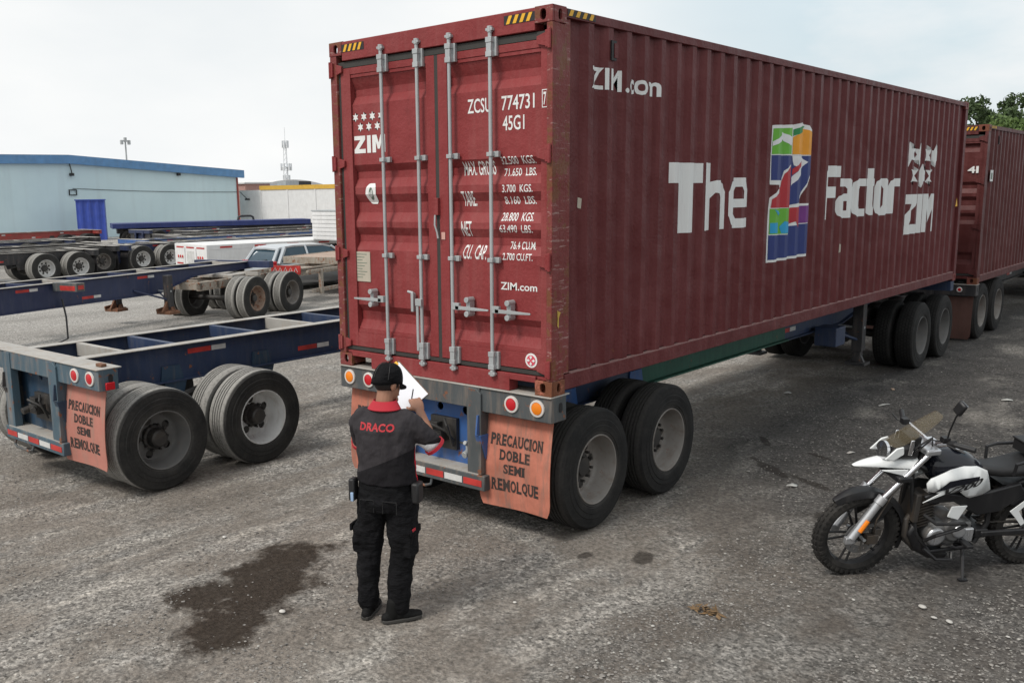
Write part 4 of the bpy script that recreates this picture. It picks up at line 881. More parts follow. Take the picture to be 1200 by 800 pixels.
# ================================================ PERSON
def bake(o):
    dg = bpy.context.evaluated_depsgraph_get(); bpy.context.view_layer.update(); dg.update()
    me = bpy.data.meshes.new_from_object(o.evaluated_get(dg)); me.name = o.name
    mats = [s.material for s in o.material_slots]; o.modifiers.clear(); o.data = me
    me.materials.clear()
    for m_ in mats: me.materials.append(m_)
    me.shade_smooth(); return o
def ell(mb, secs, n=20):
    """loft of horizontal ellipses: (cx,cy,z,rx,ry), capped"""
    b = len(mb.v)
    for (cx, cy, z, rx, ry) in secs:
        for j in range(n): a = 2*pi*j/n; mb.v.append((cx+rx*cos(a), cy+ry*sin(a), z))
    for i in range(len(secs)-1):
        for j in range(n): j2 = (j+1) % n; mb.f.append((b+i*n+j, b+i*n+j2, b+(i+1)*n+j2, b+(i+1)*n+j))
    mb.f.append(tuple(b+j for j in range(n))[::-1]); mb.f.append(tuple(b+(len(secs)-1)*n+j for j in range(n)))
def limb(mb, pts, rad, n=14):
    mb.tube(pts, rad, n)
    for p, r_ in zip(pts, rad): mb.sph(p, r_*.99, n, 8)
def organic(mb, name, mat, parent, vox, smooth=6, disp=None):
    o = mb.build(name, mat, parent, weld=False)
    m_ = o.modifiers.new('r', 'REMESH'); m_.mode = 'VOXEL'; m_.voxel_size = vox
    m_ = o.modifiers.new('s', 'SMOOTH'); m_.iterations = smooth; m_.factor = .5
    if disp:
        for k, (st, sc) in enumerate(disp):
            t = bpy.data.textures.new(name+'t', 'CLOUDS'); t.noise_scale = sc; t.noise_depth = 2
            d = o.modifiers.new('d', 'DISPLACE'); d.texture = t; d.strength = st; d.mid_level = .5; d.texture_coords = 'LOCAL'
    return bake(o)
n_ = NT('shoe leather'); n_.spec = .2; MT['shoeblack'] = n_.done((.006, .006, .006), .75)
MT['skin'] = flat('skin', (.30, .145, .09), .5, 0, .12)
MT['hair'] = flat('black hair', (.012, .010, .009), .7)
n_ = NT('black cotton'); n_.spec = .15; f_ = n_.noise(n_.co(), 9, 5); n_.bump(n_.math('ADD', n_.noise(n_.co((1, 1, 2.4)), 9, 3), n_.math('MULTIPLY', n_.noise(n_.co(), 300, 2), .05)), .9, .030); MT['cloth'] = n_.done(n_.mix(n_.ramp(f_, .35, .7), (.0042, .0042, .005), (.010, .010, .0115)), .9)
n_ = NT('two tone work shirt'); n_.spec = .15; v = n_.co(); sx_ = n_.n('SeparateXYZ'); n_.l(v, sx_.inputs[0]); f_ = n_.noise(v, 8, 5)
g1 = n_.mix(n_.ramp(f_, .35, .7), (.030, .027, .030), (.046, .042, .046)); blk = (.013, .012, .014)
low = n_.math('LESS_THAN', n_.math('ADD', sx_.outputs[2], n_.math('MULTIPLY', sx_.outputs[0], -.45)), 1.085)
c_ = n_.mix(low, g1, blk)
sidem = n_.math('MULTIPLY', n_.math('GREATER_THAN', sx_.outputs[1], .012), n_.math('MULTIPLY', n_.math('GREATER_THAN', sx_.outputs[0], .12), n_.math('LESS_THAN', sx_.outputs[2], 1.22)))
c_ = n_.mix(sidem, c_, (.50, .012, .03)); sidew = n_.math('MULTIPLY', sidem, n_.math('GREATER_THAN', n_.math('ADD', sx_.outputs[1], n_.math('MULTIPLY', sx_.outputs[2], .35)), .435))
c_ = n_.mix(sidew, c_, (.70, .70, .72)); n_.bump(n_.math('ADD', n_.noise(n_.co((1.6, 1, .8)), 8, 3), n_.math('MULTIPLY', n_.noise(v, 300, 2), .05)), .8, .028); MT['shirt'] = n_.done(c_, .88)
MT['redcloth'] = flat('red cloth', (.40, .014, .028), .8)
MT['redprint'] = flat('red lettering', (.42, .02, .03), .7)
PO = V((-.18, -1.66, 0)); PO.z = ground_z(PO.x, PO.y)+.004
PR = atan2(.37, .93)
# body: one continuous mesh
mb = MB()
limb(mb, [(.03, -.005, 1.40), (.035, .0, 1.50), (.04, .015, 1.56)], [.062, .056, .055])
fd = V((.50, .86, -.22)).normalized(); hc = V((.045, .03, 1.600)); sdv = V((0, 0, 1)).cross(fd).normalized(); upv = fd.cross(sdv).normalized()
HM = M((sdv, fd, upv)).transposed().to_4x4(); HM.translation = hc
mb.sph((0, 0, 0), (.074, .092, .098), 24, 16, HM @ M.Translation((0, 0, .03)))
mb.sph((0, 0, 0), (.060, .070, .080), 20, 12, HM @ M.Translation((0, .026, -.035)))
mb.sph((0, 0, 0), (.030, .030, .022), 12, 8, HM @ M.Translation((0, .075, -.095)))
mb.add([(-.016, .088, -.025), (.016, .088, -.025), (0, .122, -.028), (0, .092, .03), (0, .08, -.04)], [(0, 1, 2), (0, 2, 3), (1, 3, 2), (0, 4, 1), (0, 3, 4), (1, 4, 3)], HM)
mb.sph((0, 0, 0), (.019, .016, .013), 10, 8, HM @ M.Translation((0, .098, -.022)))
mb.sph((0, 0, 0), (.026, .012, .010), 10, 8, HM @ M.Translation((0, .092, -.062)))
for s in (-1, 1): mb.sph((0, 0, 0), (.012, .022, .034), 10, 8, HM @ M.Translation((s*.078, -.005, -.005)))
ell(mb, [(.035, 0, .90, .15, .10), (.035, 0, 1.1, .155, .10), (.035, 0, 1.3, .155, .09), (.035, 0, 1.38, .10, .055)])
RS, RE, RW = V((.205, .0, 1.375)), V((.318, .085, 1.215)), V((.165, .285, 1.375))
LS, LE, LW = V((-.145, .0, 1.375)), V((-.195, .135, 1.165)), V((-.15, .335, 1.36))
for a, b, c_ in ((RS, RE, RW), (LS, LE, LW)):
    limb(mb, [a, a.lerp(b, .5), b], [.042, .048, .042]); limb(mb, [b, b.lerp(c_, .35), c_], [.042, .043, .028])
for s, kx, ax_ in ((-1, -.118, -.125), (1, .125, .10)): limb(mb, [(.035+s*.09, 0, .9), (kx, .01, .5), (ax_, -.01, .08)], [.09, .055, .036])
def hand(mb, W, dirv, nrm, side, curls, thumb=True):
    dirv = dirv.normalized(); nrm = (nrm-dirv*nrm.dot(dirv)).normalized(); sd_ = dirv.cross(nrm)*side
    for k in range(4): q = W+sd_*(.030-.020*k); mb.tube([W+sd_*(.014-.010*k), q+dirv*.045, q+dirv*.085], [.017, .0155, .0125], 10); mb.sph(q+dirv*.085, .0125, 10, 6)
    for k, ln in enumerate((.072, .080, .074, .058)):
        p = W+sd_*(.031-.0205*k)+dirv*.088; a = 0; pts = [p-dirv*.02, p]; rr = [.0105, .0098]
        for j in range(3):
            a += curls[k][j]; p = p+(dirv*cos(a)+nrm*sin(a))*ln*(.42, .32, .26)[j]; pts.append(p); rr.append((.0092, .0085, .0070)[j])
        mb.tube(pts, rr, 10); mb.sph(pts[-1], rr[-1], 8, 6)
    p = W+sd_*.022+dirv*.02; pts = [p]; 
    for d_, l_ in ((sd_*.75+dirv*.6+nrm*.3, .045), (sd_*.25+dirv*.7+nrm*.65, .034), (dirv*.75+nrm*.75-sd_*.1, .026)): p = p+d_.normalized()*l_; pts.append(p)
    mb.tube(pts, [.015, .0125, .0105, .008], 10); mb.sph(pts[-1], .008, 8, 6)
cl4 = [(.55, .8, .5), (.7, .9, .6), (.9, 1.0, .7), (1.0, 1.1, .7)]
hand(mb, RW, V((-.55, .45, .62)), V((-.3, .75, -.55)), 1, cl4)
hand(mb, LW, V((.35, .30, .75)), V((.6, .3, -.1)), -1, [(.5, .4, .3)]*4)
person = organic(mb, 'person', 'skin', None, .0055, 4)
person.location = PO; person.rotation_euler = (0, 0, PR)
tag(person, 'person in black cap, red-collared dark work shirt and black trousers, writing on a clipboard', 'person')
# eyes
mb = MB()
for s in (-1, 1): mb.sph((0, 0, 0), (.010, .007, .006), 10, 8, HM @ M.Translation((s*.030, .088, .012)))
mb.build('eyes', 'white', person)
mb = MB()
for s in (-1, 1): mb.sph((0, 0, 0), (.0045, .003, .0045), 8, 6, HM @ M.Translation((s*.030, .094, .012)))
mb.build('pupils', 'black', person)
mb = MB(); mb.sph((0, 0, 0), (.0775, .090, .075), 24, 14, HM @ M.Translation((0, -.008, .012)))
mb.v = [tuple(p) for p in mb.v]; hair = organic(mb, 'hair', 'hair', person, .008, 2)
# cap
mb = MB(); secs = []
for i in range(10):
    t = i/9*pi/2; mb_r = cos(t)
    secs.append((.090*mb_r**.62 if i < 9 else .002, .110*mb_r**.62 if i < 9 else .002, .012+.126*sin(t)))
b0 = len(mb.v); n0 = 28
for rx_, ry_, z_ in secs:
    for j in range(n0): a = 2*pi*j/n0; mb.v.append(tuple(HM @ V((rx_*cos(a), -.004+ry_*sin(a), z_-.028*(1 if sin(a) < 0 else 0)*abs(sin(a))*(1-z_*6 if z_ < .16 else 0)))))
for i in range(9):
    for j in range(n0): j2 = (j+1) % n0; mb.f.append((i*n0+j, i*n0+j2, (i+1)*n0+j2, (i+1)*n0+j))
cap = mb.build('cap', 'cloth', person); m_ = cap.modifiers.new('s', 'SOLIDIFY'); m_.thickness = .004; m_.offset = -1
mb = MB(); nb = 14
for e in (0, -.005):
    for i in range(nb+1):
        a = pi*(.14+.72*i/nb); c1x, c1y = .088*cos(a), .094*sin(a)
        mb.v.append(tuple(HM @ V((c1x, c1y, .020+e)))); q = sin((a)); mb.v.append(tuple(HM @ V((.074*cos(a), .10*sin(a)+.052*q, .002+e-.024*abs(cos(a))))))
for k in (0, 2*(nb+1)):
    for i in range(nb): mb.f.append((k+2*i, k+2*i+1, k+2*i+3, k+2*i+2))
m2 = 2*(nb+1)
for i in range(nb): mb.f.append((2*i+1, 2*i+3, m2+2*i+3, m2+2*i+1))
mb.build('brim', 'cloth', cap); MB().sph((0, 0, 0), .007, 8, 6, HM @ M.Translation((0, -.004, .139))).build('cap_button', 'cloth', cap)
mb = MB()
for j in range(3):
    a = pi*j/3+.5; mb.tube([HM @ V((.0905*cos(t)**.62*cos(a) if t < 1.55 else 0, -.004+.1105*cos(t)**.62*sin(a) if t < 1.55 else -.004, .0135+.127*sin(t))) for t in [.15+1.35*i/8 for i in range(9)]], .0016, 4)
    a += pi; mb.tube([HM @ V((.0905*cos(t)**.62*cos(a), -.004+.1105*cos(t)**.62*sin(a), .0135+.127*sin(t))) for t in [.15+1.35*i/8 for i in range(9)]], .0016, 4)
mb.build('cap_seams', 'black', cap)
# shirt
mb = MB()
ell(mb, [(.04, .0, .955, .205, .150), (.04, .0, 1.00, .205, .150), (.038, 0, 1.10, .196, .142), (.035, -.005, 1.22, .205, .142), (.033, -.008, 1.32, .213, .135), (.033, -.008, 1.38, .200, .112), (.033, -.004, 1.425, .140, .088), (.034, .0, 1.46, .085, .073), (.035, .002, 1.475, .072, .068)], 30)
limb(mb, [(.17, -.005, 1.372), (.225, .02, 1.335), (.315, .080, 1.225)], [.078, .077, .070])
limb(mb, [(-.11, -.005, 1.372), (-.158, .03, 1.33), (-.195, .118, 1.20)], [.078, .077, .068])
shirt = organic(mb, 'shirt', 'shirt', person, .008, 8, [(.020, .12), (.010, .05)])
mb = MB(); d_ = (RE-RS).normalized(); q = V((.315, .080, 1.225))+d_*.035; mb.lathe([(0, .067), (.0, .0735), (.022, .0735), (.022, .066)], q, d_, 24, closed=True)
d2_ = (LE-LS).normalized(); q = V((-.195, .118, 1.20))+d2_*.035; mb.lathe([(0, .065), (.0, .0715), (.022, .0715), (.022, .064)], q, d2_, 24, closed=True); mb.build('sleeve_cuffs', 'redcloth', shirt)
mb = MB(); n_c = 26                                  # turned down collar, open at the front
for zz, rx_, ry_, dy_ in ((1.490, .070, .064, .008), (1.500, .076, .070, .006), (1.448, .112, .094, -.006), (1.442, .108, .090, -.006)):
    for j in range(n_c+1): a = pi/2+.35+(2*pi-.7)*j/n_c; mb.v.append((.036+rx_*cos(a), dy_+ry_*sin(a), zz-(.02 if zz < 1.47 else 0)*max(0, sin(a))))
for i in range(3):
    for j in range(n_c): mb.f.append((i*(n_c+1)+j, i*(n_c+1)+j+1, (i+1)*(n_c+1)+j+1, (i+1)*(n_c+1)+j))
cl_ = mb.build('collar', 'redcloth', shirt, ang=60)
from mathutils.bvhtree import BVHTree
bv_ = BVHTree.FromPolygons([v.co[:] for v in shirt.data.vertices], [tuple(p.vertices) for p in shirt.data.polygons])
def onback(e): return lambda u, v: (lambda h: (u, (h.y if h else -.13)-e, v))(bv_.ray_cast(V((u, -.6, v)), V((0, 1, 0)))[0])
dr = [('t', 'DRACO', -.088, .150, 1.322, 1.372, .035, 1.06)]
conform(dr, [-.09+.012*i for i in range(22)], 0, onback(.0025)).build('lettering', 'redprint', shirt, smooth=False)
# trousers
mb = MB()
ell(mb, [(.038, .0, .99, .185, .130), (.038, 0, .93, .195, .138), (.038, -.008, .84, .200, .145), (.036, -.006, .77, .185, .130)], 28)
limb(mb, [(-.062, 0, .84), (-.085, .005, .68), (-.112, .012, .48), (-.122, -.004, .25), (-.122, -.01, .10)], [.112, .104, .084, .078, .074])
limb(mb, [(.140, 0, .84), (.140, .005, .68), (.128, .015, .48), (.112, .0, .25), (.104, -.01, .10)], [.112, .106, .088, .080, .076])
for s, x in ((-1, -.185), (1, .218)): mb.cbox((x-s*.012, .0, .56), (.04, .15, .19))
tr_ = organic(mb, 'trousers', 'cloth', person, .008, 8, [(.026, .10), (.012, .045)])
mb = MB()
for s, x in ((-1, -.204), (1, .232)): mb.cbox((x, .0, .635), (.018, .16, .05))
mb.build('pocket_flaps', 'cloth', tr_, bevel=.008); MB().cbox((.240, -.045, .655), (.004, .05, .018)).build('pocket_tag', 'redcloth', tr_)
mb = MB()
for x in (-.045, .115): mb.box(x-.05, x+.05, -.149, -.142, .86, .864); mb.box(x-.05, x-.047, -.149, -.142, .78, .86); mb.box(x+.047, x+.05, -.149, -.142, .78, .86)
mb.build('pocket_seams', 'black', tr_)
for x, y, toe in ((-.122, .012, V((-.10, .99, 0))), (.104, -.03, V((.75, .66, 0)))):
    mb = MB(); toe.normalize(); pr_ = V((toe.y, -toe.x, 0)); c0_ = V((x, y, 0))
    for t_, w_, h_ in ((-.085, .034, .055), (-.05, .040, .07), (0, .042, .078), (.05, .045, .062), (.095, .044, .052), (.135, .038, .044)): mb.sph(c0_+toe*t_+V((0, 0, h_*.55)), (w_, w_, h_*.62), 12, 8)
    limb(mb, [c0_+toe*-.04+V((0, 0, .06)), c0_+toe*-.03+V((0, 0, .13))], [.045, .046])
    sh_ = organic(mb, 'shoe', 'shoeblack', person, .006, 6)
    mb = MB(); pts = []
    for t_, w_ in ((-.115, .02), (-.09, .038), (0, .044), (.05, .048), (.11, .047), (.160, .030)): pts.append((t_, w_))
    poly = [(a, b) for a, b in pts]+[(a, -b) for a, b in reversed(pts)]
    mb.prism(poly, 0.0, .022, lambda a, b, h: tuple(c0_+toe*a+pr_*b+V((0, 0, h)))).build('sole', 'gasket', sh_, bevel=.004)
# belt pouches
MB().cbox((-.172, -.075, .905), (.045, .075, .15)).build('holster', 'black', person, bevel=.012).parent = person
MB().cbox((-.160, -.125, .865), (.02, .012, .06)).build('cloth_strip', flat('pale blue cloth', (.3, .42, .6), .8), person, bevel=.003)
MB().cbox((.252, -.005, .90), (.055, .10, .14)).build('pouch', 'black', person, bevel=.015)
# clipboard and pen: held things
cbm = thing('clipboard', 'clipboard with white sheets held up by the man in the black cap', 'clipboard', (0, 0, 0))
o_ = V((-.02, .405, 1.495)); u_ = V((.215, -.04, -.19)).normalized(); v_ = V((.165, .09, .07)); v_ = (v_-u_*v_.dot(u_)).normalized(); w_ = u_.cross(v_)
if w_.y > 0: w_ = -w_
Pm = M.Translation(PO) @ M.Rotation(PR, 4, 'Z')
CM = M((u_, v_, w_)).transposed().to_4x4(); CM.translation = o_; cbm.matrix_world = Pm @ CM
MB().box(-.165, .165, -.118, .118, -.004, 0).build('board', flat('brown board', (.12, .07, .04), .6), cbm, bevel=.001)
n_ = NT('paper'); MT['paper'] = n_.done((.80, .81, .86), .7)
MB().box(-.150, .160, -.110, .110, .001, .005).build('sheets', 'paper', cbm); MB().box(-.165, -.135, -.04, .04, .006, .016).cyl((-.15, -.045, .012), (-.15, .045, .012), .008, n=8).build('clip', 'ochre_' if 'ochre_' in MT else 'galv', cbm)
MB().box(-.168, -.140, .05, .10, .0055, .0065).build('yellow_note', 'yellow', cbm)
pn = thing('pen', 'dark pen in the right hand of the man in the black cap', 'pen', (0, 0, 0))
a_ = Pm @ V((.118, .345, 1.425)); b_ = Pm @ V((.055, .385, 1.50)); b_ = Pm @ (V((.118, .345, 1.425))+(V((-.02, .02, .055))).normalized()*.085); 
a_ = Pm @ (V((.118, .345, 1.425))-(V((-.02, .02, .055))).normalized()*.055)
b_ = Pm @ V((.100, .335, 1.505)); a_ = Pm @ V((.062, .385, 1.405))
pn.location = a_
MB().cyl((0, 0, 0), b_-a_, .0045, .004, 8).build('barrel', 'black', pn); MB().cyl((b_-a_)*-.09, (0, 0, 0), .001, .0042, 8).build('tip', 'galv', pn)
# ================================================ MOTORCYCLE
Fb = V((1.97, 1.10, 0)); Rb = V((2.84, 2.11, 0)); db = (Fb-Rb).normalized(); nb_ = V((db.y, -db.x, 0)); th = R(9)
Yb = -nb_*cos(th)+V((0, 0, -sin(th))); Zb = V((0, 0, 1))*cos(th)-nb_*sin(th)
BMx = M((db, Yb, Zb)).transposed().to_4x4(); BMx.translation = Fb+V((0, 0, .002))
bike = thing('motorcycle', 'black and white adventure motorcycle leaning on its side stand on the gravel', 'motorcycle', mat4=BMx)
MT['bwhite'] = NT('white bike plastic').done((.72, .74, .74), .28)
MT['bblack'] = paint('black bike plastic', (.008, .008, .0095), .45, (.06, .055, .05), .3)
MT['bnavy'] = NT('dark blue gloss').done((.008, .009, .014), .15)
MT['bsilver'] = paint('silver fork metal', (.55, .56, .58), .32, (.3, .27, .24), .3, metal=.7)
MT['chrome'] = flat('chrome', (.7, .7, .72), .15, .95, .03)
MT['engine'] = paint('engine alloy', (.16, .16, .16), .5, (.10, .075, .05), .6, metal=.4)
MT['darkeng'] = paint('dark engine metal', (.045, .04, .036), .55, (.10, .07, .045), .6, metal=.2)
MT['btyre'] = tyremat('motorcycle tyre', (.010, .010, .010), (.06, .055, .05), .6)
sc_ = NT('tinted screen');  sc_.b.inputs['Alpha'].default_value = .16; MT['screen'] = sc_.done((.20, .16, .09), .08)
HA = V((.04, 0, .327)); SA0, SA1 = V((-.375, 0, 1.0)), V((-.02, 0, .52)); sax = (SA0-SA1).normalized()
ST = M.Translation(SA0) @ M.Rotation(R(2), 4, sax) @ M.Translation(-SA0)
def bwheel(root, c, Rw, wt, spokes, T, nm, discr=.13):
    mb = MB(); r_ = Rw; prof = [(-wt*.35, r_-.085), (-wt*.5, r_-.055), (-wt*.46, r_-.022), (-wt*.28, r_-.004), (0, r_), (wt*.28, r_-.004), (wt*.46, r_-.022), (wt*.5, r_-.055), (wt*.35, r_-.085)]
    mb.lathe(prof, c, (0, 1, 0), 72, closed=True)
    for k in range(44):                                  # knobbly tread
        a = 2*pi*k/44
        for s in (-1, 1):
            Tk = M.Translation(c) @ M.Rotation(-(a+(s*.03)), 4, 'Y'); mb.cbox((0, s*wt*.17, r_-.002), (.026, wt*.26, .016), Tk); mb.cbox((0, s*wt*.42, r_-.028), (.022, .016, .030), Tk)
    mb.v = [tuple(T @ V(p)) for p in mb.v]
    rim = MB(); ri = r_-.080
    rim.lathe([(-wt*.34, ri+.012), (-wt*.34, ri-.004), (-wt*.2, ri-.010), (0, ri-.022), (wt*.2, ri-.010), (wt*.34, ri-.004), (wt*.34, ri+.012), (0, ri+.0)], c, (0, 1, 0), 60, closed=True)
    for k in range(5):
        for s in (-1, 1):
            a = 2*pi*k/5+s*.13+.32; a2 = 2*pi*k/5+s*.32+.32
            p0 = c+V((sin(a2)*.045, 0, cos(a2)*.045)); p1 = c+V((sin(a)*(ri-.01), 0, cos(a)*(ri-.01))); rim.tube([p0, p0.lerp(p1, .5)+V((0, 0, 0)), p1], [.011, .009, .010], 6)
    rim.cyl(c-V((0, .05, 0)), c+V((0, .05, 0)), .042, n=18)
    rim.v = [tuple(T @ V(p)) for p in rim.v]
    w_ = rim.build(nm, 'bblack', root); w_['label'] = 'front wheel' if 'front' in nm else 'rear wheel'
    mb.build('tyre', 'btyre', w_, ang=25)
    dsk = MB(); vs, fs = holed(circ(0, 0, discr, 48), [circ(0, 0, .07, 24)]+[circ(.1*cos(2*pi*i/16), .1*sin(2*pi*i/16), .007, 8) for i in range(16)], .004, lambda a, b, h: tuple(c+V((a, .062+h, b))))
    dsk.merge(vs, fs)
    for i in range(6): a = 2*pi*i/6; dsk.cyl(c+V((.035*cos(a), .052, .035*sin(a))), c+V((.078*cos(a+.3), .06, .078*sin(a+.3))), .008, n=6)
    dsk.v = [tuple(T @ V(p)) for p in dsk.v]; dsk.build('brake_disc', 'engine', w_)
    return w_
bwheel(bike, HA, .327, .095, 5, ST, 'front_wheel')
bwheel(bike, V((-1.33, 0, .315)), .315, .12, 5, M.Identity(4), 'rear_wheel', .11)
def TB(mb, T=ST): mb.v = [tuple(T @ V(p)) for p in mb.v]; return mb
for s in (-1, 1):
    y = s*.098
    TB(MB().cyl((-.375, y, 1.01), (-.02, y, .62), .021, n=16)).build('fork_tube', 'chrome', bike)
    lo = TB(MB().cyl((-.035, y, .64), (.145, y, .345), .029, .031, 16).cyl((-.055, y, .668), (-.02, y, .615), .036, n=16).cbox((.155, y, .335), (.07, .036, .05))).build('fork_lower', 'bsilver', bike, bevel=.004)
    TB(MB().cyl((.055, y+s*.031, .50), (.105, y+s*.031, .415), .016, .016, 8)).build('fork_reflector', 'amber', lo)
TB(MB().tube([(.04, -.11, .327), (.04, .11, .327)], .012, 8)).build('front_axle', 'galv', bike)
TB(MB().cbox((-.02, .09, .33), (.09, .05, .07)).cbox((-.06, .085, .38), (.05, .04, .06)).tube([(-.03, .09, .37), (-.02, .12, .5), (-.12, .11, .7), (-.3, .1, .9)], .007, 6)).build('brake_caliper', 'darkeng', bike, bevel=.008)
for z, x in ((1.0, -.37), (.80, -.19)): TB(MB().box(x-.05, x+.06, -.13, .13, z-.02, z+.025)).build('fork_clamp', 'bsilver' if z == 1.0 else 'bblack', bike, bevel=.012)
# hugging fender: curved shell
mb = MB(); na = 16
for e in (0, .006):
    for i in range(na+1):
        a = R(-38+150*i/na); rr_ = .372-e; w_ = .062 if i < na-3 else .05
        if i < 3: w_ = .03+.011*i
        for s, dr_ in ((-1, -.05), (-.7, -.008), (0, 0), (.7, -.008), (1, -.05)): r2 = rr_+dr_; mb.v.append(tuple(ST @ (HA+V((-sin(a)*r2+.0, s*w_, cos(a)*r2)))))
m_ = 5*(na+1)
for k in (0, m_):
    for i in range(na):
        for j in range(4): mb.f.append((k+5*i+j, k+5*i+j+1, k+5*(i+1)+j+1, k+5*(i+1)+j))
for i in range(na): mb.f += [(5*i, 5*i+5, m_+5*i+5, m_+5*i), (5*i+4, 5*i+9, m_+5*i+9, m_+5*i+4)]
fn_ = mb.build('front_fender', 'bblack', bike, ang=50)
TB(MB().prism([(.03, .60), (-.06, .66), (-.16, .60), (-.10, .50), (.0, .44), (.035, .50)], .075, .085, lambda a, b, h: (a, h, b)).prism([(.03, .60), (-.06, .66), (-.16, .60), (-.10, .50), (.0, .44), (.035, .50)], -.085, -.075, lambda a, b, h: (a, h, b))).build('fender_bracket', 'bblack', fn_, bevel=.004)
# beak
def shell(pts, name, mat, parent, thick=.006, T=M.Identity(4), sub=2):
    """pts: rows of (x,y,z) for the left half; mirrored across y"""
    rows = [[(x, -y, z) for x, y, z in reversed(r_)]+[p for p in (r_ if r_[0][1] else r_[1:])] for r_ in pts]
    mb = MB(); k = len(rows[0])
    for r_ in rows: mb.v += [tuple(T @ V(p)) for p in r_]
    for i in range(len(rows)-1):
        for j in range(k-1): mb.f.append((i*k+j, i*k+j+1, (i+1)*k+j+1, (i+1)*k+j))
    o = mb.build(name, mat, parent, ang=60); a = o.modifiers.new('t', 'SOLIDIFY'); a.thickness = thick
    if sub: b = o.modifiers.new('s', 'SUBSURF'); b.levels = 1; b.render_levels = sub
    return o
shell([[(.165, 0, .885), (.16, .012, .882), (.155, .016, .875)], [(.08, 0, .918), (.07, .045, .905), (.06, .05, .880)], [(-.08, 0, .945), (-.08, .065, .925), (-.085, .075, .878)], [(-.22, 0, .955), (-.22, .085, .935), (-.22, .10, .870)], [(-.30, 0, .955), (-.30, .095, .935), (-.29, .11, .865)]], 'beak_fender', 'bwhite', bike)
for s in (-1, 1): MB().prism([(-.02, .868), (-.28, .862), (-.30, .84), (-.20, .815)], .075, .095, lambda a, b, h, s=s: (a, s*h, b)).build('beak_blade', 'bwhite', bike, bevel=.004)
# headlight cowl and screen
MB().prism([(-.06, .97), (-.12, 1.035), (-.24, 1.05), (-.30, .98), (-.28, .93), (-.12, .94)], -.085, .085, lambda a, b, h: (a, h, b)).build('headlight_cowl', 'bblack', bike, bevel=.025)
for s in (-1, 1): MB().prism([(-.02, .955), (-.10, 1.035), (-.15, 1.045), (-.16, .99), (-.09, .945)], .088, .102, lambda a, b, h, s=s: (a, s*h, b)).build('cowl_panel', 'bwhite', bike, bevel=.005); MB().prism([(-.19, .98), (-.20, 1.09), (-.225, 1.09), (-.225, .975)], .088, .10, lambda a, b, h, s=s: (a, s*h, b)).build('instrument_side', 'chrome', bike, bevel=.004)
MB().lathe([(0, .07), (.02, .068), (.03, .0)], (-.07, 0, .985), (1, 0, .1), 20, cap=False).build('headlight', 'chrome', bike)
MB().box(-.30, -.21, -.07, .07, 1.04, 1.10).build('instruments', 'black', bike, bevel=.01)
shell([[(-.055, 0, 1.045), (-.07, .055, 1.035), (-.11, .085, 1.02)], [(-.17, 0, 1.115), (-.18, .065, 1.105), (-.22, .095, 1.085)], [(-.31, 0, 1.195), (-.32, .06, 1.185), (-.35, .085, 1.165)], [(-.44, 0, 1.265), (-.44, .04, 1.258), (-.455, .06, 1.245)]], 'windscreen', 'screen', bike, .004)
# handlebar
hb = TB(MB().tube([(-.42, 0, 1.03), (-.42, .05, 1.03), (-.385, .20, 1.115), (-.375, .27, 1.135)], .013, 10).tube([(-.42, 0, 1.03), (-.42, -.05, 1.03), (-.385, -.20, 1.075), (-.375, -.27, 1.085)], .013, 10).box(-.45, -.39, -.04, .04, 1.0, 1.05)).build('handlebar', 'chrome', bike)
for s in (-1, 1):
    zo = 1.135 if s > 0 else 1.085
    TB(MB().cyl((-.375, s*.27, zo), (-.445, s*.40, zo+.01), .018, n=12).cyl((-.372, s*.245, zo-.01), (-.385, s*.28, zo+.005), .026, n=12)).build('grip', 'black', hb)
    TB(MB().tube([(-.36, s*.23, zo), (-.33, s*.28, zo), (-.37, s*.40, zo-.005)], .006, 6).cbox((-.35, s*.22, zo+.015), (.05, .045, .04))).build('lever', 'bblack', hb, bevel=.004)
TB(MB().tube([(-.40, .05, 1.02), (-.33, .12, 1.12), (-.25, .10, 1.05), (-.22, .05, .95)], .007, 6).tube([(-.38, .2, 1.12), (-.30, .15, 1.12), (-.24, .08, .98)], .006, 6).tube([(-.38, -.2, 1.07), (-.28, -.1, 1.10), (-.24, -.05, .98)], .007, 6)).build('cables', 'black', hb)
mi = MB().tube([(-.362, .235, 1.14), (-.357, .25, 1.22), (-.335, .31, 1.345), (-.33, .335, 1.385)], [.006]*4, 8).build('mirror_stalk', 'black', hb)
mh = MB().box(-.022, .012, -.036, .036, -.05, .05, M.Translation((-.325, .345, 1.425)) @ M.Rotation(.25, 4, 'Z') @ M.Rotation(-.45, 4, 'X')).build('mirror', 'bblack', hb, bevel=.022)
MB().box(-.025, -.020, -.026, .026, -.040, .040, M.Translation((-.325, .345, 1.425)) @ M.Rotation(.25, 4, 'Z') @ M.Rotation(-.45, 4, 'X')).build('mirror_glass', 'chrome', mh)
# tank
mb = MB()
for x, hw, zb, zt in ((-.40, .07, .80, .90), (-.46, .115, .72, .96), (-.56, .135, .68, .985), (-.68, .13, .68, .965), (-.78, .105, .68, .90), (-.86, .07, .70, .83)):
    for j in range(16):
        a = 2*pi*j/16; mb.v.append((x, hw*cos(a)*(1 if abs(cos(a)) < .9 else .98), (zb+zt)/2+(zt-zb)/2*sin(a)))
for i in range(5):
    for j in range(16): mb.f.append((16*i+j, 16*i+(j+1) % 16, 16*(i+1)+(j+1) % 16, 16*(i+1)+j))
mb.f += [tuple(range(16)), tuple(range(80, 96))]
tk = mb.build('tank', 'bnavy', bike, ang=60); s_ = tk.modifiers.new('s', 'SUBSURF'); s_.levels = 1; s_.render_levels = 2
MB().lathe([(0, .045), (.012, .042), (.014, 0)], (-.62, .02, .975), (-.1, .05, 1), 24, cap=False).build('tank_cap', 'chrome', tk)
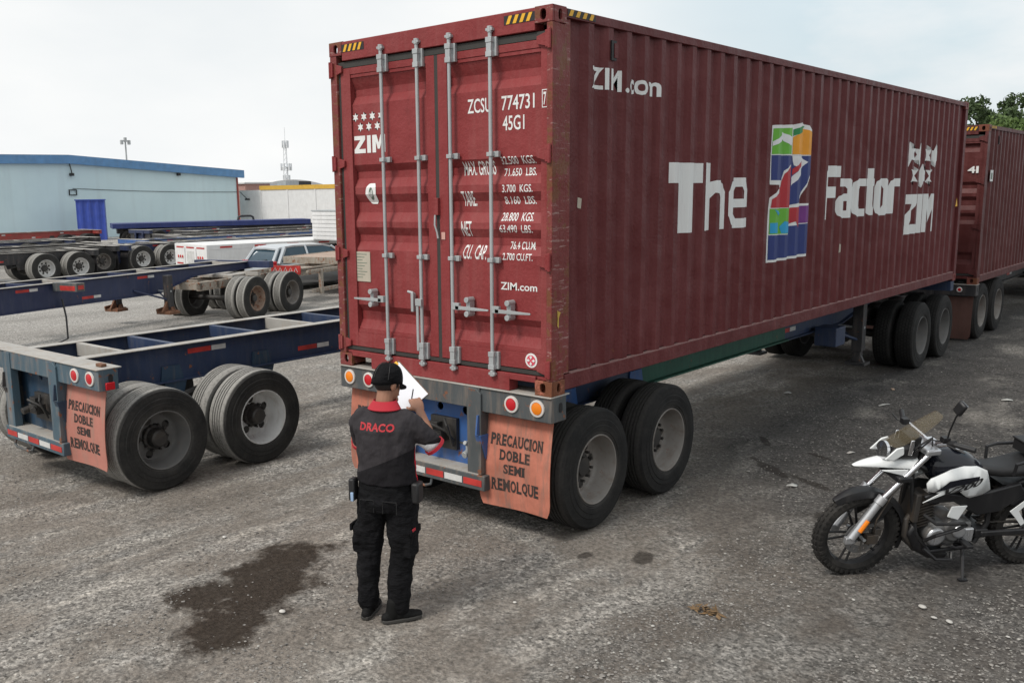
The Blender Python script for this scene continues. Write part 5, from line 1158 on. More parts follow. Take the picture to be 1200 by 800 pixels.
SHP = [(-.350, .765), (-.375, .805), (-.44, .835), (-.52, .868), (-.62, .885), (-.72, .880), (-.80, .845), (-.82, .80), (-.865, .685), (-.80, .655), (-.70, .635), (-.665, .650), (-.60, .700), (-.46, .690), (-.365, .710)]
def shroud(a, b): return .118+.045*max(0, 1-((a+.58)/.30)**2)*max(.2, 1-((b-.75)/.16)**2)
for s in (-1, 1):
    cuts = []; vs, fs = [], []
    m2 = conform([('p', [(a, b) for a, b in SHP])], [-.84+.04*i for i in range(13)], 0, lambda u, v, s=s: (u, s*shroud(u, v), v))
    bm_ = bmesh.new(); bv2 = [bm_.verts.new(p) for p in m2.v]
    for f in m2.f: bm_.faces.new([bv2[i] for i in f])
    bmesh.ops.remove_doubles(bm_, verts=bm_.verts, dist=1e-5); m2.v = [tuple(v.co) for v in bm_.verts]; bm_.verts.index_update(); m2.f = [tuple(v.index for v in f.verts) for f in bm_.faces]; bm_.free()
    pn_ = m2.build('tank_shroud', 'bwhite', bike, ang=60); so_ = pn_.modifiers.new('t', 'SOLIDIFY'); so_.thickness = .012; so_.offset = -1 if s > 0 else 1
    g1_ = conform([('p', [(-.40, .700), (-.50, .790), (-.60, .805), (-.735, .812), (-.735, .785), (-.66, .765), (-.56, .755)])], [-.84+.04*i for i in range(13)], 0, lambda u, v, s=s: (u, s*(shroud(u, v)+.008), v)); g1_.build('dark_stripe', 'bnavy', pn_, smooth=False)
    # slanted lettering along the shroud
    tx = conform([('t', 'V200' , 0, 1, 0, 1, .03, 1.0)], [.1*i for i in range(11)], 0, lambda u, v, s=s: (lambda a, b: (a, s*(shroud(a, b)+.0095), b))((-.44-.30*u-.04*v) if s > 0 else (-.70+.23*u+.035*v), (.668 + .075*u + .062*v) if s > 0 else (.765-.075*u+.045*v)))
    tx.build('lettering', 'bblack', pn_, smooth=False)
    MB().prism([(-.33, .628), (-.46, .700), (-.60, .735), (-.47, .680)], .150, .156, lambda a, b, h, s=s: (a, s*h, b)).build('shroud_blade', 'bwhite', pn_)
    MB().prism([(-.36, .655), (-.46, .690), (-.70, .645), (-.88, .67), (-1.10, .72), (-1.15, .64), (-.98, .50), (-.80, .48), (-.60, .60), (-.40, .60)], .095, .125, lambda a, b, h, s=s: (a, s*h, b)).build('side_panel', 'bblack', bike, bevel=.01)
    MB().prism([(-.56, .505), (-.58, .572), (-.70, .572), (-.645, .462), (-.56, .49)], .127, .137, lambda a, b, h, s=s: (a, s*h, b)).build('white_panel', 'bwhite', bike, bevel=.003)
    MB().prism([(-1.05, .50), (-1.10, .45), (-1.16, .38), (-1.19, .40), (-1.12, .50), (-1.16, .54), (-1.22, .50), (-1.24, .53), (-1.15, .58)], .128, .134, lambda a, b, h, s=s: (a, s*h, b)).build('white_mark', 'bwhite', bike)
    MB().prism([(-.95, .60), (-1.5, .80), (-1.55, .74), (-1.10, .52)], .08, .11, lambda a, b, h, s=s: (a, s*h, b)).build('tail_panel', 'bblack', bike, bevel=.01)
# seat, rack, box
mb = MB()
for x, hw, zb, zt in ((-.80, .06, .78, .845), (-.90, .10, .76, .84), (-1.05, .13, .75, .835), (-1.18, .14, .77, .87), (-1.35, .13, .79, .885), (-1.50, .09, .81, .88)):
    for j in range(14): a = 2*pi*j/14; ca, sa = cos(a), sin(a); mb.v.append((x, hw*(abs(ca)**.6)*(1 if ca > 0 else -1), (zb+zt)/2+(zt-zb)/2*(abs(sa)**.6)*(1 if sa > 0 else -1)))
for i in range(5):
    for j in range(14): mb.f.append((14*i+j, 14*i+(j+1) % 14, 14*(i+1)+(j+1) % 14, 14*(i+1)+j))
mb.f += [tuple(range(14)), tuple(range(70, 84))]
st_ = mb.build('seat', 'black', bike, ang=60); s_ = st_.modifiers.new('s', 'SUBSURF'); s_.levels = 1; s_.render_levels = 2
for s in (-1, 1): MB().tube([(-1.0, s*.15, .80), (-1.0, s*.16, .89), (-1.08, s*.16, .91), (-1.5, s*.13, .92)], .012, 8).build('grab_rail', 'bblack', bike)
MB().box(-1.46, -1.17, -.12, .12, .89, .97).box(-1.47, -1.16, -.13, .13, .97, .985).build('top_case', 'black', bike, bevel=.02)
MB().box(-1.66, -1.56, -.06, .06, .74, .80).build('tail_light', 'red', bike, bevel=.01)
# frame, engine
MB().tube([(-.30, 0, .90), (-.32, .05, .60), (-.36, .09, .35), (-.48, .11, .20), (-.80, .11, .22)], .016, 8).tube([(-.30, 0, .90), (-.32, -.05, .60), (-.36, -.09, .35), (-.48, -.11, .20), (-.80, -.11, .22)], .016, 8).tube([(-.34, 0, .86), (-.70, .09, .66), (-.90, .09, .60), (-.92, .09, .40), (-.84, .09, .24)], .02, 8).tube([(-.34, 0, .86), (-.70, -.09, .66), (-.90, -.09, .60), (-.92, -.09, .40), (-.84, -.09, .24)], .02, 8).tube([(-.85, .09, .62), (-1.2, .1, .75), (-1.5, .08, .80)], .014, 8).tube([(-.85, -.09, .62), (-1.2, -.1, .75), (-1.5, -.08, .80)], .014, 8).cyl((-.30, 0, .80), (-.41, 0, .99), .035, n=14).build('frame', 'bblack', bike)
en = MB().cyl((-.66, -.12, .36), (-.66, .12, .36), .095, n=24).cyl((-.52, -.10, .33), (-.52, .12, .33), .085, n=24).box(-.80, -.46, -.10, .10, .23, .42).build('engine', 'engine', bike, bevel=.02)
MB().cyl((-.50, .12, .33), (-.50, .145, .33), .075, .062, 24).cyl((-.68, .12, .36), (-.68, .14, .36), .05, n=20).box(-.80, -.72, .10, .13, .27, .38).build('engine_cover', 'bsilver', en, bevel=.01)
mb = MB()
for i in range(8): z = i*.024; mb.box(-.07, .07, -.075, .075, z, z+.008, M.Translation((-.45, 0, .40)) @ M.Rotation(.25, 4, 'Y'))
mb.box(-.05, .05, -.06, .06, 0, .24, M.Translation((-.45, 0, .40)) @ M.Rotation(.25, 4, 'Y')); mb.build('cylinder', 'darkeng', en)
MB().box(-.36, -.32, -.10, .10, .44, .66).build('radiator', 'darkeng', bike, bevel=.005)
MB().tube([(-.37, .02, .50), (-.30, .05, .44), (-.30, .06, .32), (-.40, .05, .20), (-.60, 0, .16), (-.9, -.12, .24), (-1.2, -.17, .40), (-1.5, -.17, .50)], [.022]*5+[.03, .05, .05], 12).build('exhaust', 'darkeng', bike)
MB().prism([(-.34, .42), (-.30, .34), (-.38, .20), (-.50, .13), (-.64, .12), (-.66, .17), (-.5, .2), (-.42, .30)], -.10, .10, lambda a, b, h: (a, h, b)).build('belly_guard', 'bblack', bike, bevel=.02)
for s in (-1, 1): MB().tube([(-.40, s*.10, .50), (-.44, s*.19, .47), (-.66, s*.19, .46), (-.70, s*.17, .44), (-.62, s*.18, .41), (-.46, s*.18, .37), (-.42, s*.12, .30)], .013, 8).build('crash_bar', 'bblack', bike)
MB().tube([(-.42, .13, .24), (-.50, .17, .17), (-.62, .17, .16), (-.64, .14, .20)], .014, 8).tube([(-.56, .12, .27), (-.64, .18, .26), (-.72, .18, .27)], .009, 6).build('gear_lever', 'bblack', bike)
for s in (-1, 1): MB().box(-.74, -.69, *sorted((s*.12, s*.23)), .27, .295).cyl((-.78, s*.10, .27), (-.68, s*.12, .28), .018).build('foot_peg', 'black', bike, bevel=.005)
MB().box(-1.34, -.86, .10, .13, .30, .345).box(-1.34, -.86, -.13, -.10, .30, .345).box(-.92, -.82, -.12, .12, .29, .36).build('swingarm', 'bblack', bike, bevel=.01)
MB().tube([(-.84, .075, .395), (-1.33, .075, .385)], .007, 6).tube([(-.84, .075, .305), (-1.33, .075, .25)], .007, 6).lathe([(0, .075), (.008, .075)], (-1.33, .072, .315), (0, 1, 0), 28).build('chain', 'darkeng', bike)
mb = MB(); pts = []
for i in range(60): a = i*.7; t = i/59; pts.append((-.93-.10*t+.030*cos(a), .030*sin(a), .38+.28*t))
mb.tube(pts, .006, 6); mb.cyl((-.93, 0, .36), (-1.03, 0, .68), .015); mb.build('rear_shock', 'darkeng', bike)
MB().tube([(-1.1, 0, .64), (-1.25, 0, .67), (-1.45, 0, .63), (-1.62, 0, .5)], .03, 8).box(-1.62, -1.0, -.07, .07, .66, .69).build('rear_fender', 'bblack', bike)
ss_ = BMx.inverted() @ V((0, 0, 0))
tipw = BMx @ V((-.66, .28, .05)); tipw.z = .012; tipl = BMx.inverted() @ tipw
MB().tube([(-.74, .11, .235), (-.73, .14, .20), tipl], [.018, .014, .009], 8).cbox(tuple(tipl), (.06, .035, .012)).cbox((-.74, .12, .235), (.13, .04, .035)).build('side_stand', 'bblack', bike)
MB().box(-.86, -.76, -.22, -.18, .17, .20).build('brake_pedal', 'galv', bike)
# ================================================ BACKGROUND
# ---- rusty flatbed with tandem wheels under the navy neck
h16 = R(17)
fb = thing('flatbed_trailer', 'rusty pale flatbed trailer with wooden deck, under the neck of the navy chassis', 'flatbed trailer', (-15.0, 6.95, -.05), h16)
MT['palerust'] = paint('pale rusty frame', (.31, .275, .23), .8, (.16, .10, .065), .8, .5)
MT['wooddeck'] = paint('weathered deck boards', (.40, .30, .24), .85, (.2, .12, .09), .6, .1)
RK = ('rimrust', 'tyredustlit', 'hub', True)
for y, k in ((0.3, RK), (1.75, ('rim', 'tyredustlit', 'hub', True))): dual_axle(fb, y, (k, k), ('rimdark', 'tyredustlit', 'hub', False))
mb = MB()
for s in (-1, 1): mb.box(s*.45-.05, s*.45+.05, -.9, 9, .78, .98)
for y in (-.9, -.3, .6, 1.2): mb.box(-.5, .5, y, y+.1, .8, .96)
mb.build('frame', 'palerust', fb, bevel=.006)
MB().lathe([(0, .45), (.05, .46), (.07, .38), (.04, 0)], (0, .7, .99), (0, 0, 1), 20, cap=False).box(-.55, .5, .3, .42, .98, 1.04).box(.2, .8, .9, 1.0, .99, 1.07).build('fifth_wheel', 'deck', fb)
mb = MB()
for i in range(14): mb.box(-1.25+i*.18, -1.08+i*.18, 5.0, 10, 1.09, 1.145)
mb.build('deck', 'wooddeck', fb)
mb = MB(); mb.box(1.22, 1.28, 5.0, 10, .97, 1.16); mb.box(-1.28, -1.22, 5.0, 10, .97, 1.16); mb.box(-1.25, 1.25, 4.92, 5.0, .97, 1.16); mb.box(-.5, .5, 3.0, 4.3, .8, .95)
for y in (3.0, 4.4, 5.2): mb.box(1.18, 1.27, y, y+.10, .35, .98)
mb.box(1.19, 1.26, 2.4, 4.3, .93, 1.0)
mb.box(1.15, 1.2, 2.7, 7, .40, .50); mb.build('side_frame', 'palerust', fb, bevel=.006)
rp = MB().box(.15, 1.05, 2.36, 2.39, .90, 1.12).build('red_plate', 'tapered', fb)
mb = MB()
for i in range(5): mb.tube([(.22+i*.16, 2.353, .95), (.28+i*.16, 2.353, 1.07), (.33+i*.16, 2.353, .96)], .007, 4)
mb.build('plate_marks', 'white', rp)

# ---- rows of parked chassis further back
MT['redpaint'] = paint('red chassis paint', (.26, .035, .03), .55, (.15, .1, .08), .5, .3)
GR = 'empty chassis parked in rows at the back of the yard'
WK = ('rimwhite', 'tyredustlit', 'hub', False)
def bgch(x, y, rz, label, mat, key=None, top='deck', deck=1.22, legs=True, z=0, L_=11):
    k = key or STD
    deck -= .14
    return chassis('trailer_chassis', label, (x, y, z), rz, GR, deck=deck, rearm=mat, beamm=mat, flap='blackpaint', text=False, boxmat=mat, keys=[((k), (k)), ((k), (k))], valves=False, lights=None, L_=L_, legs=legs)
q = at(128, 296, 1.22)
bgch(-28.9, 10.95, pi-R(2), 'black chassis with white rims, nearest in the left back row', 'blackpaint', WK)
Q1 = dep(112, 39); Q2 = dep(100, 45); Q3 = dep(104, 52)
bgch(Q1.x, Q1.y, pi-R(2), 'black chassis second in the left back row, red and white tape along its beam', 'blackpaint')
bgch(Q2.x, Q2.y, pi-R(1), 'dark chassis third in the left back row with a pale sign on its beam', 'blackpaint')
bgch(Q3.x, Q3.y, pi-R(1), 'red chassis at the back of the left row in front of the pale blue hall', 'redpaint', deck=1.35)
bgch(-30.6, 13.0, R(-2), 'dark blue chassis with a white rim, left of the white trailer', 'navy2', WK, L_=11)
for q_, d_, l_ in ((70, 42.3, 'dark chassis squeezed between the third and the red one of the left back row'), (118, 36.4, 'dark chassis close behind the nearest one of the left back row')):
    Q_ = dep(q_, d_); bgch(Q_.x, Q_.y, pi-R(1), l_, 'navy2' if q_ == 70 else 'blackpaint')
for q_, d_, l_ in ((172, 38, 'low dark chassis right behind the white trailer'), (205, 43.5, 'dark chassis third behind the white trailer with red tape'), (160, 54, 'navy chassis last of the right back row below the blue flat deck')):
    Q_ = dep(q_, d_); bgch(Q_.x, Q_.y, R(-2), l_, 'navy2' if d_ > 50 else 'blackpaint', L_=14)
Q4 = dep(150, 41)
bgch(Q4.x, Q4.y, R(-2), 'blue chassis with cluttered rear end behind the white rimmed one', 'blue')
Q5 = dep(190, 46); Q6 = dep(215, 51)
bgch(Q5.x, Q5.y, R(-1), 'black chassis in the middle of the right back row', 'blackpaint', L_=15)
bgch(Q6.x, Q6.y, R(-1), 'black chassis farthest back but one in the right back row', 'blackpaint', L_=17)
# details on those rows
for (px, py, d, wd) in ((128, 291, 0, 0),): pass
pl_ = thing('flatbed_trailer', 'long bright blue flat trailer deck along the foot of the pale blue hall', 'flatbed trailer', dep(128, 56), atan2(*((dep(330, 60)-dep(128, 56)).normalized()*-1).to_2d()) if False else atan2(-(dep(330, 60)-dep(128, 56)).x, (dep(330, 60)-dep(128, 56)).y))
MT['barblue'] = paint('dark blue deck paint', (.010, .024, .13), .5, (.08, .08, .1), .35)
MT['brightblue'] = paint('bright blue paint', (.02, .055, .33), .5, (.1, .1, .15), .3)
mb = MB().box(-1.25, 1.25, 0, 12, 1.12, 1.42); mb.build('deck', 'barblue', pl_, bevel=.02)
MB().box(-.5, .5, .3, 11.8, .8, 1.12).build('frame', 'blackpaint', pl_)
for y in (1, 2.3): dual_axle(pl_, y, (STD, STD), STD)
MB().tube([(0, 7.6, 1.4), (.0, 7.65, 1.62), (0, 7.8, 1.68), (0, 8.4, 1.68), (0, 8.55, 1.62), (0, 8.6, 1.4)], .07, 8).build('lifting_hoop', 'blackpaint', pl_)
# ---- blue corrugated shed
p = dep(106, 67); sh = thing('shed', 'small bright blue corrugated metal shed in front of the pale hall', 'shed', (p.x, p.y, 0), atan2((CAM-p).x, -(CAM-p).y)-R(3))
mb = MB(); n_ = 13
def cor(x0, x1, y, z0, z1, n, d=.06, mbx_=None):
    m = mbx_ or MB(); b = len(m.v)
    for i in range(n*2+1):
        for z in (z0, z1): m.v.append((x0+(x1-x0)*i/(n*2), y-(d if (i//2) % 2 else 0), z))
    for i in range(n*2): m.f.append((b+2*i, b+2*i+2, b+2*i+3, b+2*i+1))
    return m
mb = cor(-.95, .95, -.9, 0, 2.85, 7); mb.build('front_panel', 'brightblue', sh, ang=10)
MB().box(-.95, .95, -.88, 1.2, .0, 2.80).build('wall', 'brightblue', sh); MB().box(-1.02, 1.0, -1.0, 1.3, 2.80, 2.88).build('roof', 'brightblue', sh)
# ---- pale blue hall
MTh = NT('pale blue hall wall'); v = MTh.co()
a = MTh.noise(v, .35, 6, .6); st = MTh.noise(MTh.co((1.2, 1.2, .12)), 1.2, 6)
MTh.done(MTh.mix(MTh.math('MULTIPLY', MTh.ramp(st, .5, .75), .3), MTh.mix(MTh.ramp(a, .3, .7), (.52, .66, .70), (.58, .72, .755)), (.42, .50, .53)), .8)
MT['hall'] = MTh.m; MT['hallband'] = paint('blue fascia paint', (.10, .24, .45), .6, (.2, .26, .33), .35)
A = dep(-160, 60); Bp = dep(281, 80); ux = (Bp-A).normalized(); lenh = (Bp-A).length
rz = atan2(ux.y, ux.x); hall = thing('warehouse', 'long pale blue hall with a blue fascia band under a low gable roof', 'warehouse', (A.x, A.y, 0), rz)
def hz(px, py):                       # photo point on the hall's front plane -> (u,z)
    d = fw+rt*((px-526.4)/1093)-up*((py-420.2)/1093); nrm = V((-ux.y, ux.x, 0)); t = (A-CAM).dot(nrm)/d.dot(nrm); p_ = CAM+d*t
    return ((p_-A).dot(ux), p_.z)
pk = hz(80, 182); re = hz(281, 200); le = (0, hz(0, 183)[1]); bd = 8/1093*68
wallp = [(0, 0), (re[0]-.3, 0), (re[0]-.3, re[1]-.55), (pk[0], pk[1]-.55), (0, le[1]-.55)]
MB().prism(wallp, 0, 24, lambda a, b, h: (a, h, b)).build('wall', 'hall', hall)
MB().prism([(-.3, le[1]-.62), (pk[0], pk[1]-.62), (re[0]+.2, re[1]-.62), (re[0]+.2, re[1]), (pk[0], pk[1]), (-.3, le[1])], -.35, -.02, lambda a, b, h: (a, h, b)).build('fascia', 'hallband', hall)
MB().prism([(-.3, le[1]-.1), (pk[0], pk[1]-.1), (re[0]+.4, re[1]-.1), (re[0]+.4, re[1]), (pk[0], pk[1]), (-.3, le[1])], -.02, 24.5, lambda a, b, h: (a, h, b+.03)).build('roof', 'greysteel', hall)
c0 = hz(85, 221); c1_ = hz(281, 225)
MB().tube([(c0[0], -.05, c0[1])]+[(c0[0]+(c1_[0]-c0[0])*i/8, -.05, c0[1]+(c1_[1]-c0[1])*i/8-.1*sin(pi*i/8)) for i in range(1, 9)], .018, 5).build('cable', 'black', hall)
a_ = hz(85, 225); MB().box(a_[0]-.3, a_[0]+.3, -.10, -.04, a_[1]-.25, a_[1]-.19).box(a_[0]-.3, a_[0]-.24, -.10, -.04, a_[1]-.19, a_[1]+.12).box(a_[0]+.24, a_[0]+.3, -.10, -.04, a_[1]-.19, a_[1]+.12).box(a_[0]-.3, a_[0]+.3, -.10, -.04, a_[1]+.12, a_[1]+.18).build('wall_bracket', 'black', hall)
a_ = hz(80, 195); MB().tube([(a_[0], -.1, a_[1]+.5), (a_[0]+.1, -.1, a_[1]), (a_[0]+.15, -.2, a_[1]-.5)], .04, 5).box(a_[0], a_[0]+.25, -.35, -.04, a_[1]-.7, a_[1]-.5).build('wall_lamp', 'black', hall)
a_ = hz(208, 203); MB().box(a_[0]-.12, a_[0]+.12, -.3, -.04, a_[1]-.2, a_[1]).build('wall_lamp', 'black', hall)
MB().box(re[0]-.42, re[0]-.28, -.08, -.0, 0, re[1]-.6).build('downpipe', 'redpaint', hall)
# ---- white boundary wall with ochre coping
MT['whitewall'] = paint('white rendered wall', (.66, .66, .66), .85, (.45, .43, .40), .25, 0, .06)
MT['ochre'] = flat('ochre coping', (.58, .35, .05), .7)
A2 = dep(281, 82); B2 = dep(480, 74); ux2 = (B2-A2).normalized(); Lw = (B2-A2).length
wl = thing('boundary_wall', 'white boundary wall with ochre coping, right of the pale blue hall', 'wall', (A2.x, A2.y, 0), atan2(ux2.y, ux2.x))
MB().box(0, Lw, 0, .25, 0, 3.45).build('panel', 'whitewall', wl)
MB().box(2.3, Lw, -.06, .31, 3.45, 3.8).build('coping', 'ochre', wl)
mb = MB()
for i in range(7): mb.box(2.3+i*2.9, 2.42+i*2.9, -.05, 0, 0, 3.45)
mb.build('pilasters', 'whitewall', wl)
MB().tube([(.2, -.1, 3.3), (.8, -.4, 3.0), (1.2, -.4, 2.7)], .035, 5).box(1.0, 1.3, -.5, -.2, 2.6, 2.75).build('wall_lamp', 'black', wl)
# ---- roofs and small buildings behind the wall
p = dep(345, 100); dm = thing('warehouse', 'distant white hall with a low rounded roof beyond the boundary wall', 'warehouse', (p.x, p.y, 0), rz+R(0))
MB().prism([(-6, 0), (-6, 3.6)]+[(-6+12*i/12, 3.6+1.05*sin(pi*i/12)) for i in range(1, 12)]+[(6, 3.6), (6, 0)], 0, 10, lambda a, b, h: (a, h, b)).build('wall', 'whitewall', dm, ang=20)
p = dep(350, 90); tb = thing('water_tank', 'grey rooftop unit with a dark opening behind the boundary wall', 'rooftop unit', (p.x, p.y, 0), rz)
MB().box(-1.4, .1, 0, 1.5, 3.2, 4.35).box(-1.3, -1.2, .1, 1.4, 0, 3.2).box(1.4, 1.5, .1, 1.4, 0, 3.2).build('body', 'galv', tb); MB().box(.1, 1.6, 0, 1.5, 3.2, 4.30).build('dark_panel', 'blackpaint', tb)
p = dep(302, 95); rb_ = thing('house', 'small distant brick coloured house top behind the boundary wall', 'house', (p.x, p.y, 0), rz)
MTbk = flat('brick colour', (.38, .22, .19), .9)
MB().box(-1.4, 1.6, 0, 4, 0, 4.2).build('wall', MTbk, rb_); MB().prism([(-1.6, 4.2), (1.8, 4.2), (1.8, 4.35), (-1.6, 4.35)], -.2, 4.2, lambda a, b, h: (a, h, b)).build('roof', 'whitewall', rb_)
p = dep(390, 96); rb_ = thing('house', 'low pale grey distant roof by the left edge of the big container', 'house', (p.x, p.y, 0), rz)
MB().box(-3, 4, 0, 5, 0, 3.7).build('wall', 'whitewall', rb_); MB().box(-3.2, 4.2, -.2, 5.2, 3.7, 4.0).build('roof', 'rimrust', rb_)
# ---- light pole and radio mast
p = dep(152, 110); lp = thing('floodlight_pole', 'slim floodlight pole with three lamp heads above the pale blue hall', 'light pole', (p.x, p.y, 0), rz)
MB().cyl((0, 0, 0), (0, 0, 9.6), .13, .09, 8).build('pole', 'galv', lp); MB().box(-.5, .5, -.05, .05, 9.5, 9.6).build('cross_arm', 'galv', lp)
for x in (-.45, 0, .45): MB().box(x-.13, x+.13, -.15, .15, 9.15 if x else 9.45, 9.65 if x else 9.95).build('lamp_head', 'galv', lp)
p = dep(337, 190); rm_ = thing('radio_mast', 'pale slender radio mast with antenna rings on the skyline', 'radio mast', (p.x, p.y, 0), 0)
MT['pale'] = flat('pale distant paint', (.66, .68, .70), .7)
mb = MB()
for i in range(3): a = 2*pi*i/3; mb.cyl((.75*cos(a), .75*sin(a), 0), (.28*cos(a), .28*sin(a), 14), .10, .07, 6)
for k in range(14):
    z = k*1.0; r_ = .75-.47*z/14; pts = [(r_*cos(2*pi*i/3), r_*sin(2*pi*i/3), z+(.8 if i % 2 else 0)) for i in range(3)]
    for i in range(3): mb.cyl(pts[i], pts[(i+1) % 3], .04, n=4)
mb.build('lattice', 'pale', rm_); MB().cyl((0, 0, 14), (0, 0, 16.6), .05, n=6).build('aerial', 'pale', rm_)
for zz, r_ in ((8.8, 1.0), (6.5, .6), (13.3, .55)):
    mb = MB()
    for i in range(6): a = 2*pi*i/6; mb.box(r_*cos(a)-.10, r_*cos(a)+.14, r_*sin(a)-.14, r_*sin(a)+.14, zz-.7, zz+.7)
    mb.cyl((0, 0, zz-.1), (0, 0, zz+.1), r_*.9, n=10); mb.build('antenna_ring', 'pale', rm_)

# ---- white step-deck trailer
WT0 = dep(244, 31)-V((1.25, 0, 0))
wt = thing('flatbed_trailer', 'white step deck trailer with rows of red lamps on its rear, behind the silver hatchback', 'flatbed trailer', (WT0.x, WT0.y, -.05), R(-8))
mb = MB(); mb.box(-1.25, 1.25, 0, .12, .45, 1.32); mb.box(-1.25, 1.25, .12, 16, 1.15, 1.32); mb.build('body', 'whitewall', wt, bevel=.01)
mb = MB(); mb.prism([(.12, .45), (.7, .45), (2.2, 1.15), (.12, 1.15)], 1.17, 1.245, lambda a, b, h: (h, a, b)); mb.prism([(5.2, 1.15), (5.9, .45), (11, .45), (11, .62), (6.2, .62), (5.8, 1.15)], 1.17, 1.245, lambda a, b, h: (h, a, b)); mb.build('skirt', 'whitewall', wt)
for x in (-.95, -.78, -.61, .61, .78, .95): lamp(wt, x, -.001, .88, 'red', .055)
for x0, x1, z in ((-1.1, -.5, 1.18), (.5, 1.1, 1.18), (-1.1, -.6, .62), (.6, 1.1, .62), (-.3, .3, 1.18)): MB().box(x0, x1, -.006, -.001, z, z+.05).build('reflector_tape', 'tapered', wt)
MB().box(-.28, .28, -.008, -.002, .68, 1.08).build('number_board', 'tapewhite', wt); MB().box(-.48, -.40, -.03, .02, .4, 1.2).box(.40, .48, -.03, .02, .4, 1.2).box(-1.1, 1.1, -.03, .02, .4, .48).build('rear_guard', 'whitewall', wt)
for i in range(9): MB().box(1.251, 1.256, .5+i*1.3, .95+i*1.3, 1.20, 1.26).build('reflector_tape', 'tapered', wt)
for y in (2.6, 3.9): dual_axle(wt, y, (STD, STD), STD)
MB().box(-1.1, 1.1, .2, 15, .80, 1.14).build('frame', 'blackpaint', wt)
# big white ribbed crate on it
WC0 = dep(361, 33.5)+V((1.1, 0, 0))
wc = thing('storage_box', 'tall white ribbed box standing on the white trailer beside the red container door', 'storage box', (WC0.x, WC0.y, 1.272), R(-8))
MB().box(-1.1, 1.1, 0, 2.6, 0, 1.02).build('body', 'whitewall', wc)
for i in range(7): MB().box(1.1, 1.125, .02, 2.58, .03+i*.142, .145+i*.142).box(-1.08, 1.08, -.025, 0, .03+i*.142, .145+i*.142).build('slat', 'whitewall', wc)
MB().box(-1.13, 1.13, -.03, 2.63, 1.02, 1.06).box(1.1, 1.14, -.04, .06, 0, 1.02).build('trim', 'galv', wc)

# ---- silver hatchback
MT['silver'] = None
n_ = NT('silver car paint'); n_.b.inputs['Coat Weight'].default_value = .6; MT['silver'] = n_.done((.50, .53, .56), .32, .45)
MT['carglass'] = flat('car glass', (.03, .06, .085), .08)
CR0 = dep(316, 27.5)-V((.82, 0, 0))
cr_ = thing('parked_car', 'silver five door hatchback parked between the flatbed and the white trailer', 'car', (CR0.x, CR0.y, -.10), R(-3))
# body: stations along y (rear -> front) with half widths; profile polygons
def carbody():
    st = [  # y, half width at sill, at waist, z sill, z waist, hood/roof line z, top half width
        (0.0, .70, .74, .38, .80, .88, .66), (.10, .78, .80, .26, .86, .95, .72), (.45, .82, .83, .22, .90, .96, .76), (1.6, .83, .845, .20, .92, .965, .78),
        (2.8, .83, .84, .20, .91, .955, .77), (3.3, .82, .83, .22, .86, .90, .72), (3.85, .78, .79, .24, .72, .80, .64), (4.1, .66, .68, .34, .62, .68, .52)]
    mb = MB(); ring = []
    for (y, a, b, z0, z1, z2, c_) in st:
        ring.append([(-a*.9, y, z0), (-a, y, z0+.12), (-b, y, (z0+z1)/2+.05), (-b*.985, y, z1), (-c_, y, z2), (0, y, z2+.02), (c_, y, z2), (b*.985, y, z1), (b, y, (z0+z1)/2+.05), (a, y, z0+.12), (a*.9, y, z0)])
    for r_ in ring: mb.v += r_
    k = 11
    for i in range(len(ring)-1):
        for j in range(k-1): mb.f.append((i*k+j, i*k+j+1, (i+1)*k+j+1, (i+1)*k+j))
        mb.f.append((i*k+k-1, i*k, (i+1)*k, (i+1)*k+k-1))
    mb.f.append(tuple(range(k))); mb.f.append(tuple(range((len(ring)-1)*k, len(ring)*k)))
    return mb
b_ = carbody().build('body', 'silver', cr_, ang=45); s_ = b_.modifiers.new('s', 'SUBSURF'); s_.levels = 1; s_.render_levels = 2
# greenhouse (glass block) + roof and pillars
gh = [(.10, .93, .70), (.42, 1.36, .58), (1.0, 1.44, .585), (2.1, 1.43, .585), (2.45, 1.36, .57), (3.05, .94, .68)]
mb = MB()
for y, z, hw in gh: mb.v += [(-hw, y, z), (hw, y, z)]
base = [(.10, .90, .73), (.55, .92, .765), (1.0, .93, .775), (2.1, .93, .775), (2.6, .93, .765), (3.1, .90, .72)]
for y, z, hw in base: mb.v += [(-hw, y, z), (hw, y, z)]
for i in range(5):
    mb.f += [(2*i, 2*i+1, 2*i+3, 2*i+2), (2*i, 2*i+2, 12+2*i+2, 12+2*i), (2*i+1, 12+2*i+1, 12+2*i+3, 2*i+3)]
mb.f += [(0, 12, 13, 1), (10, 11, 23, 22)]
mb.build('windows', 'carglass', cr_, ang=50)
mb = MB(); rf_ = [(.36, 1.372, .60), (.50, 1.42, .60), (1.0, 1.462, .605), (2.1, 1.45, .605), (2.42, 1.385, .59)]
for dz_ in (0, -.05):
    for y, z, hw in rf_: mb.v += [(-hw, y, z+dz_), (0, y, z+dz_+.02), (hw, y, z+dz_)]
for i in range(4):
    for j in (0, 1): mb.f += [(3*i+j, 3*i+j+1, 3*i+j+4, 3*i+j+3), (15+3*i+j, 15+3*i+j+1, 15+3*i+j+4, 15+3*i+j+3)]
    mb.f += [(3*i, 3*i+3, 18+3*i, 15+3*i), (3*i+2, 3*i+5, 20+3*i, 17+3*i)]
mb.f += [(0, 1, 16, 15), (1, 2, 17, 16), (12, 13, 28, 27), (13, 14, 29, 28)]
mb.build('roof', 'silver', cr_, ang=45, weld=False)
mb = MB()
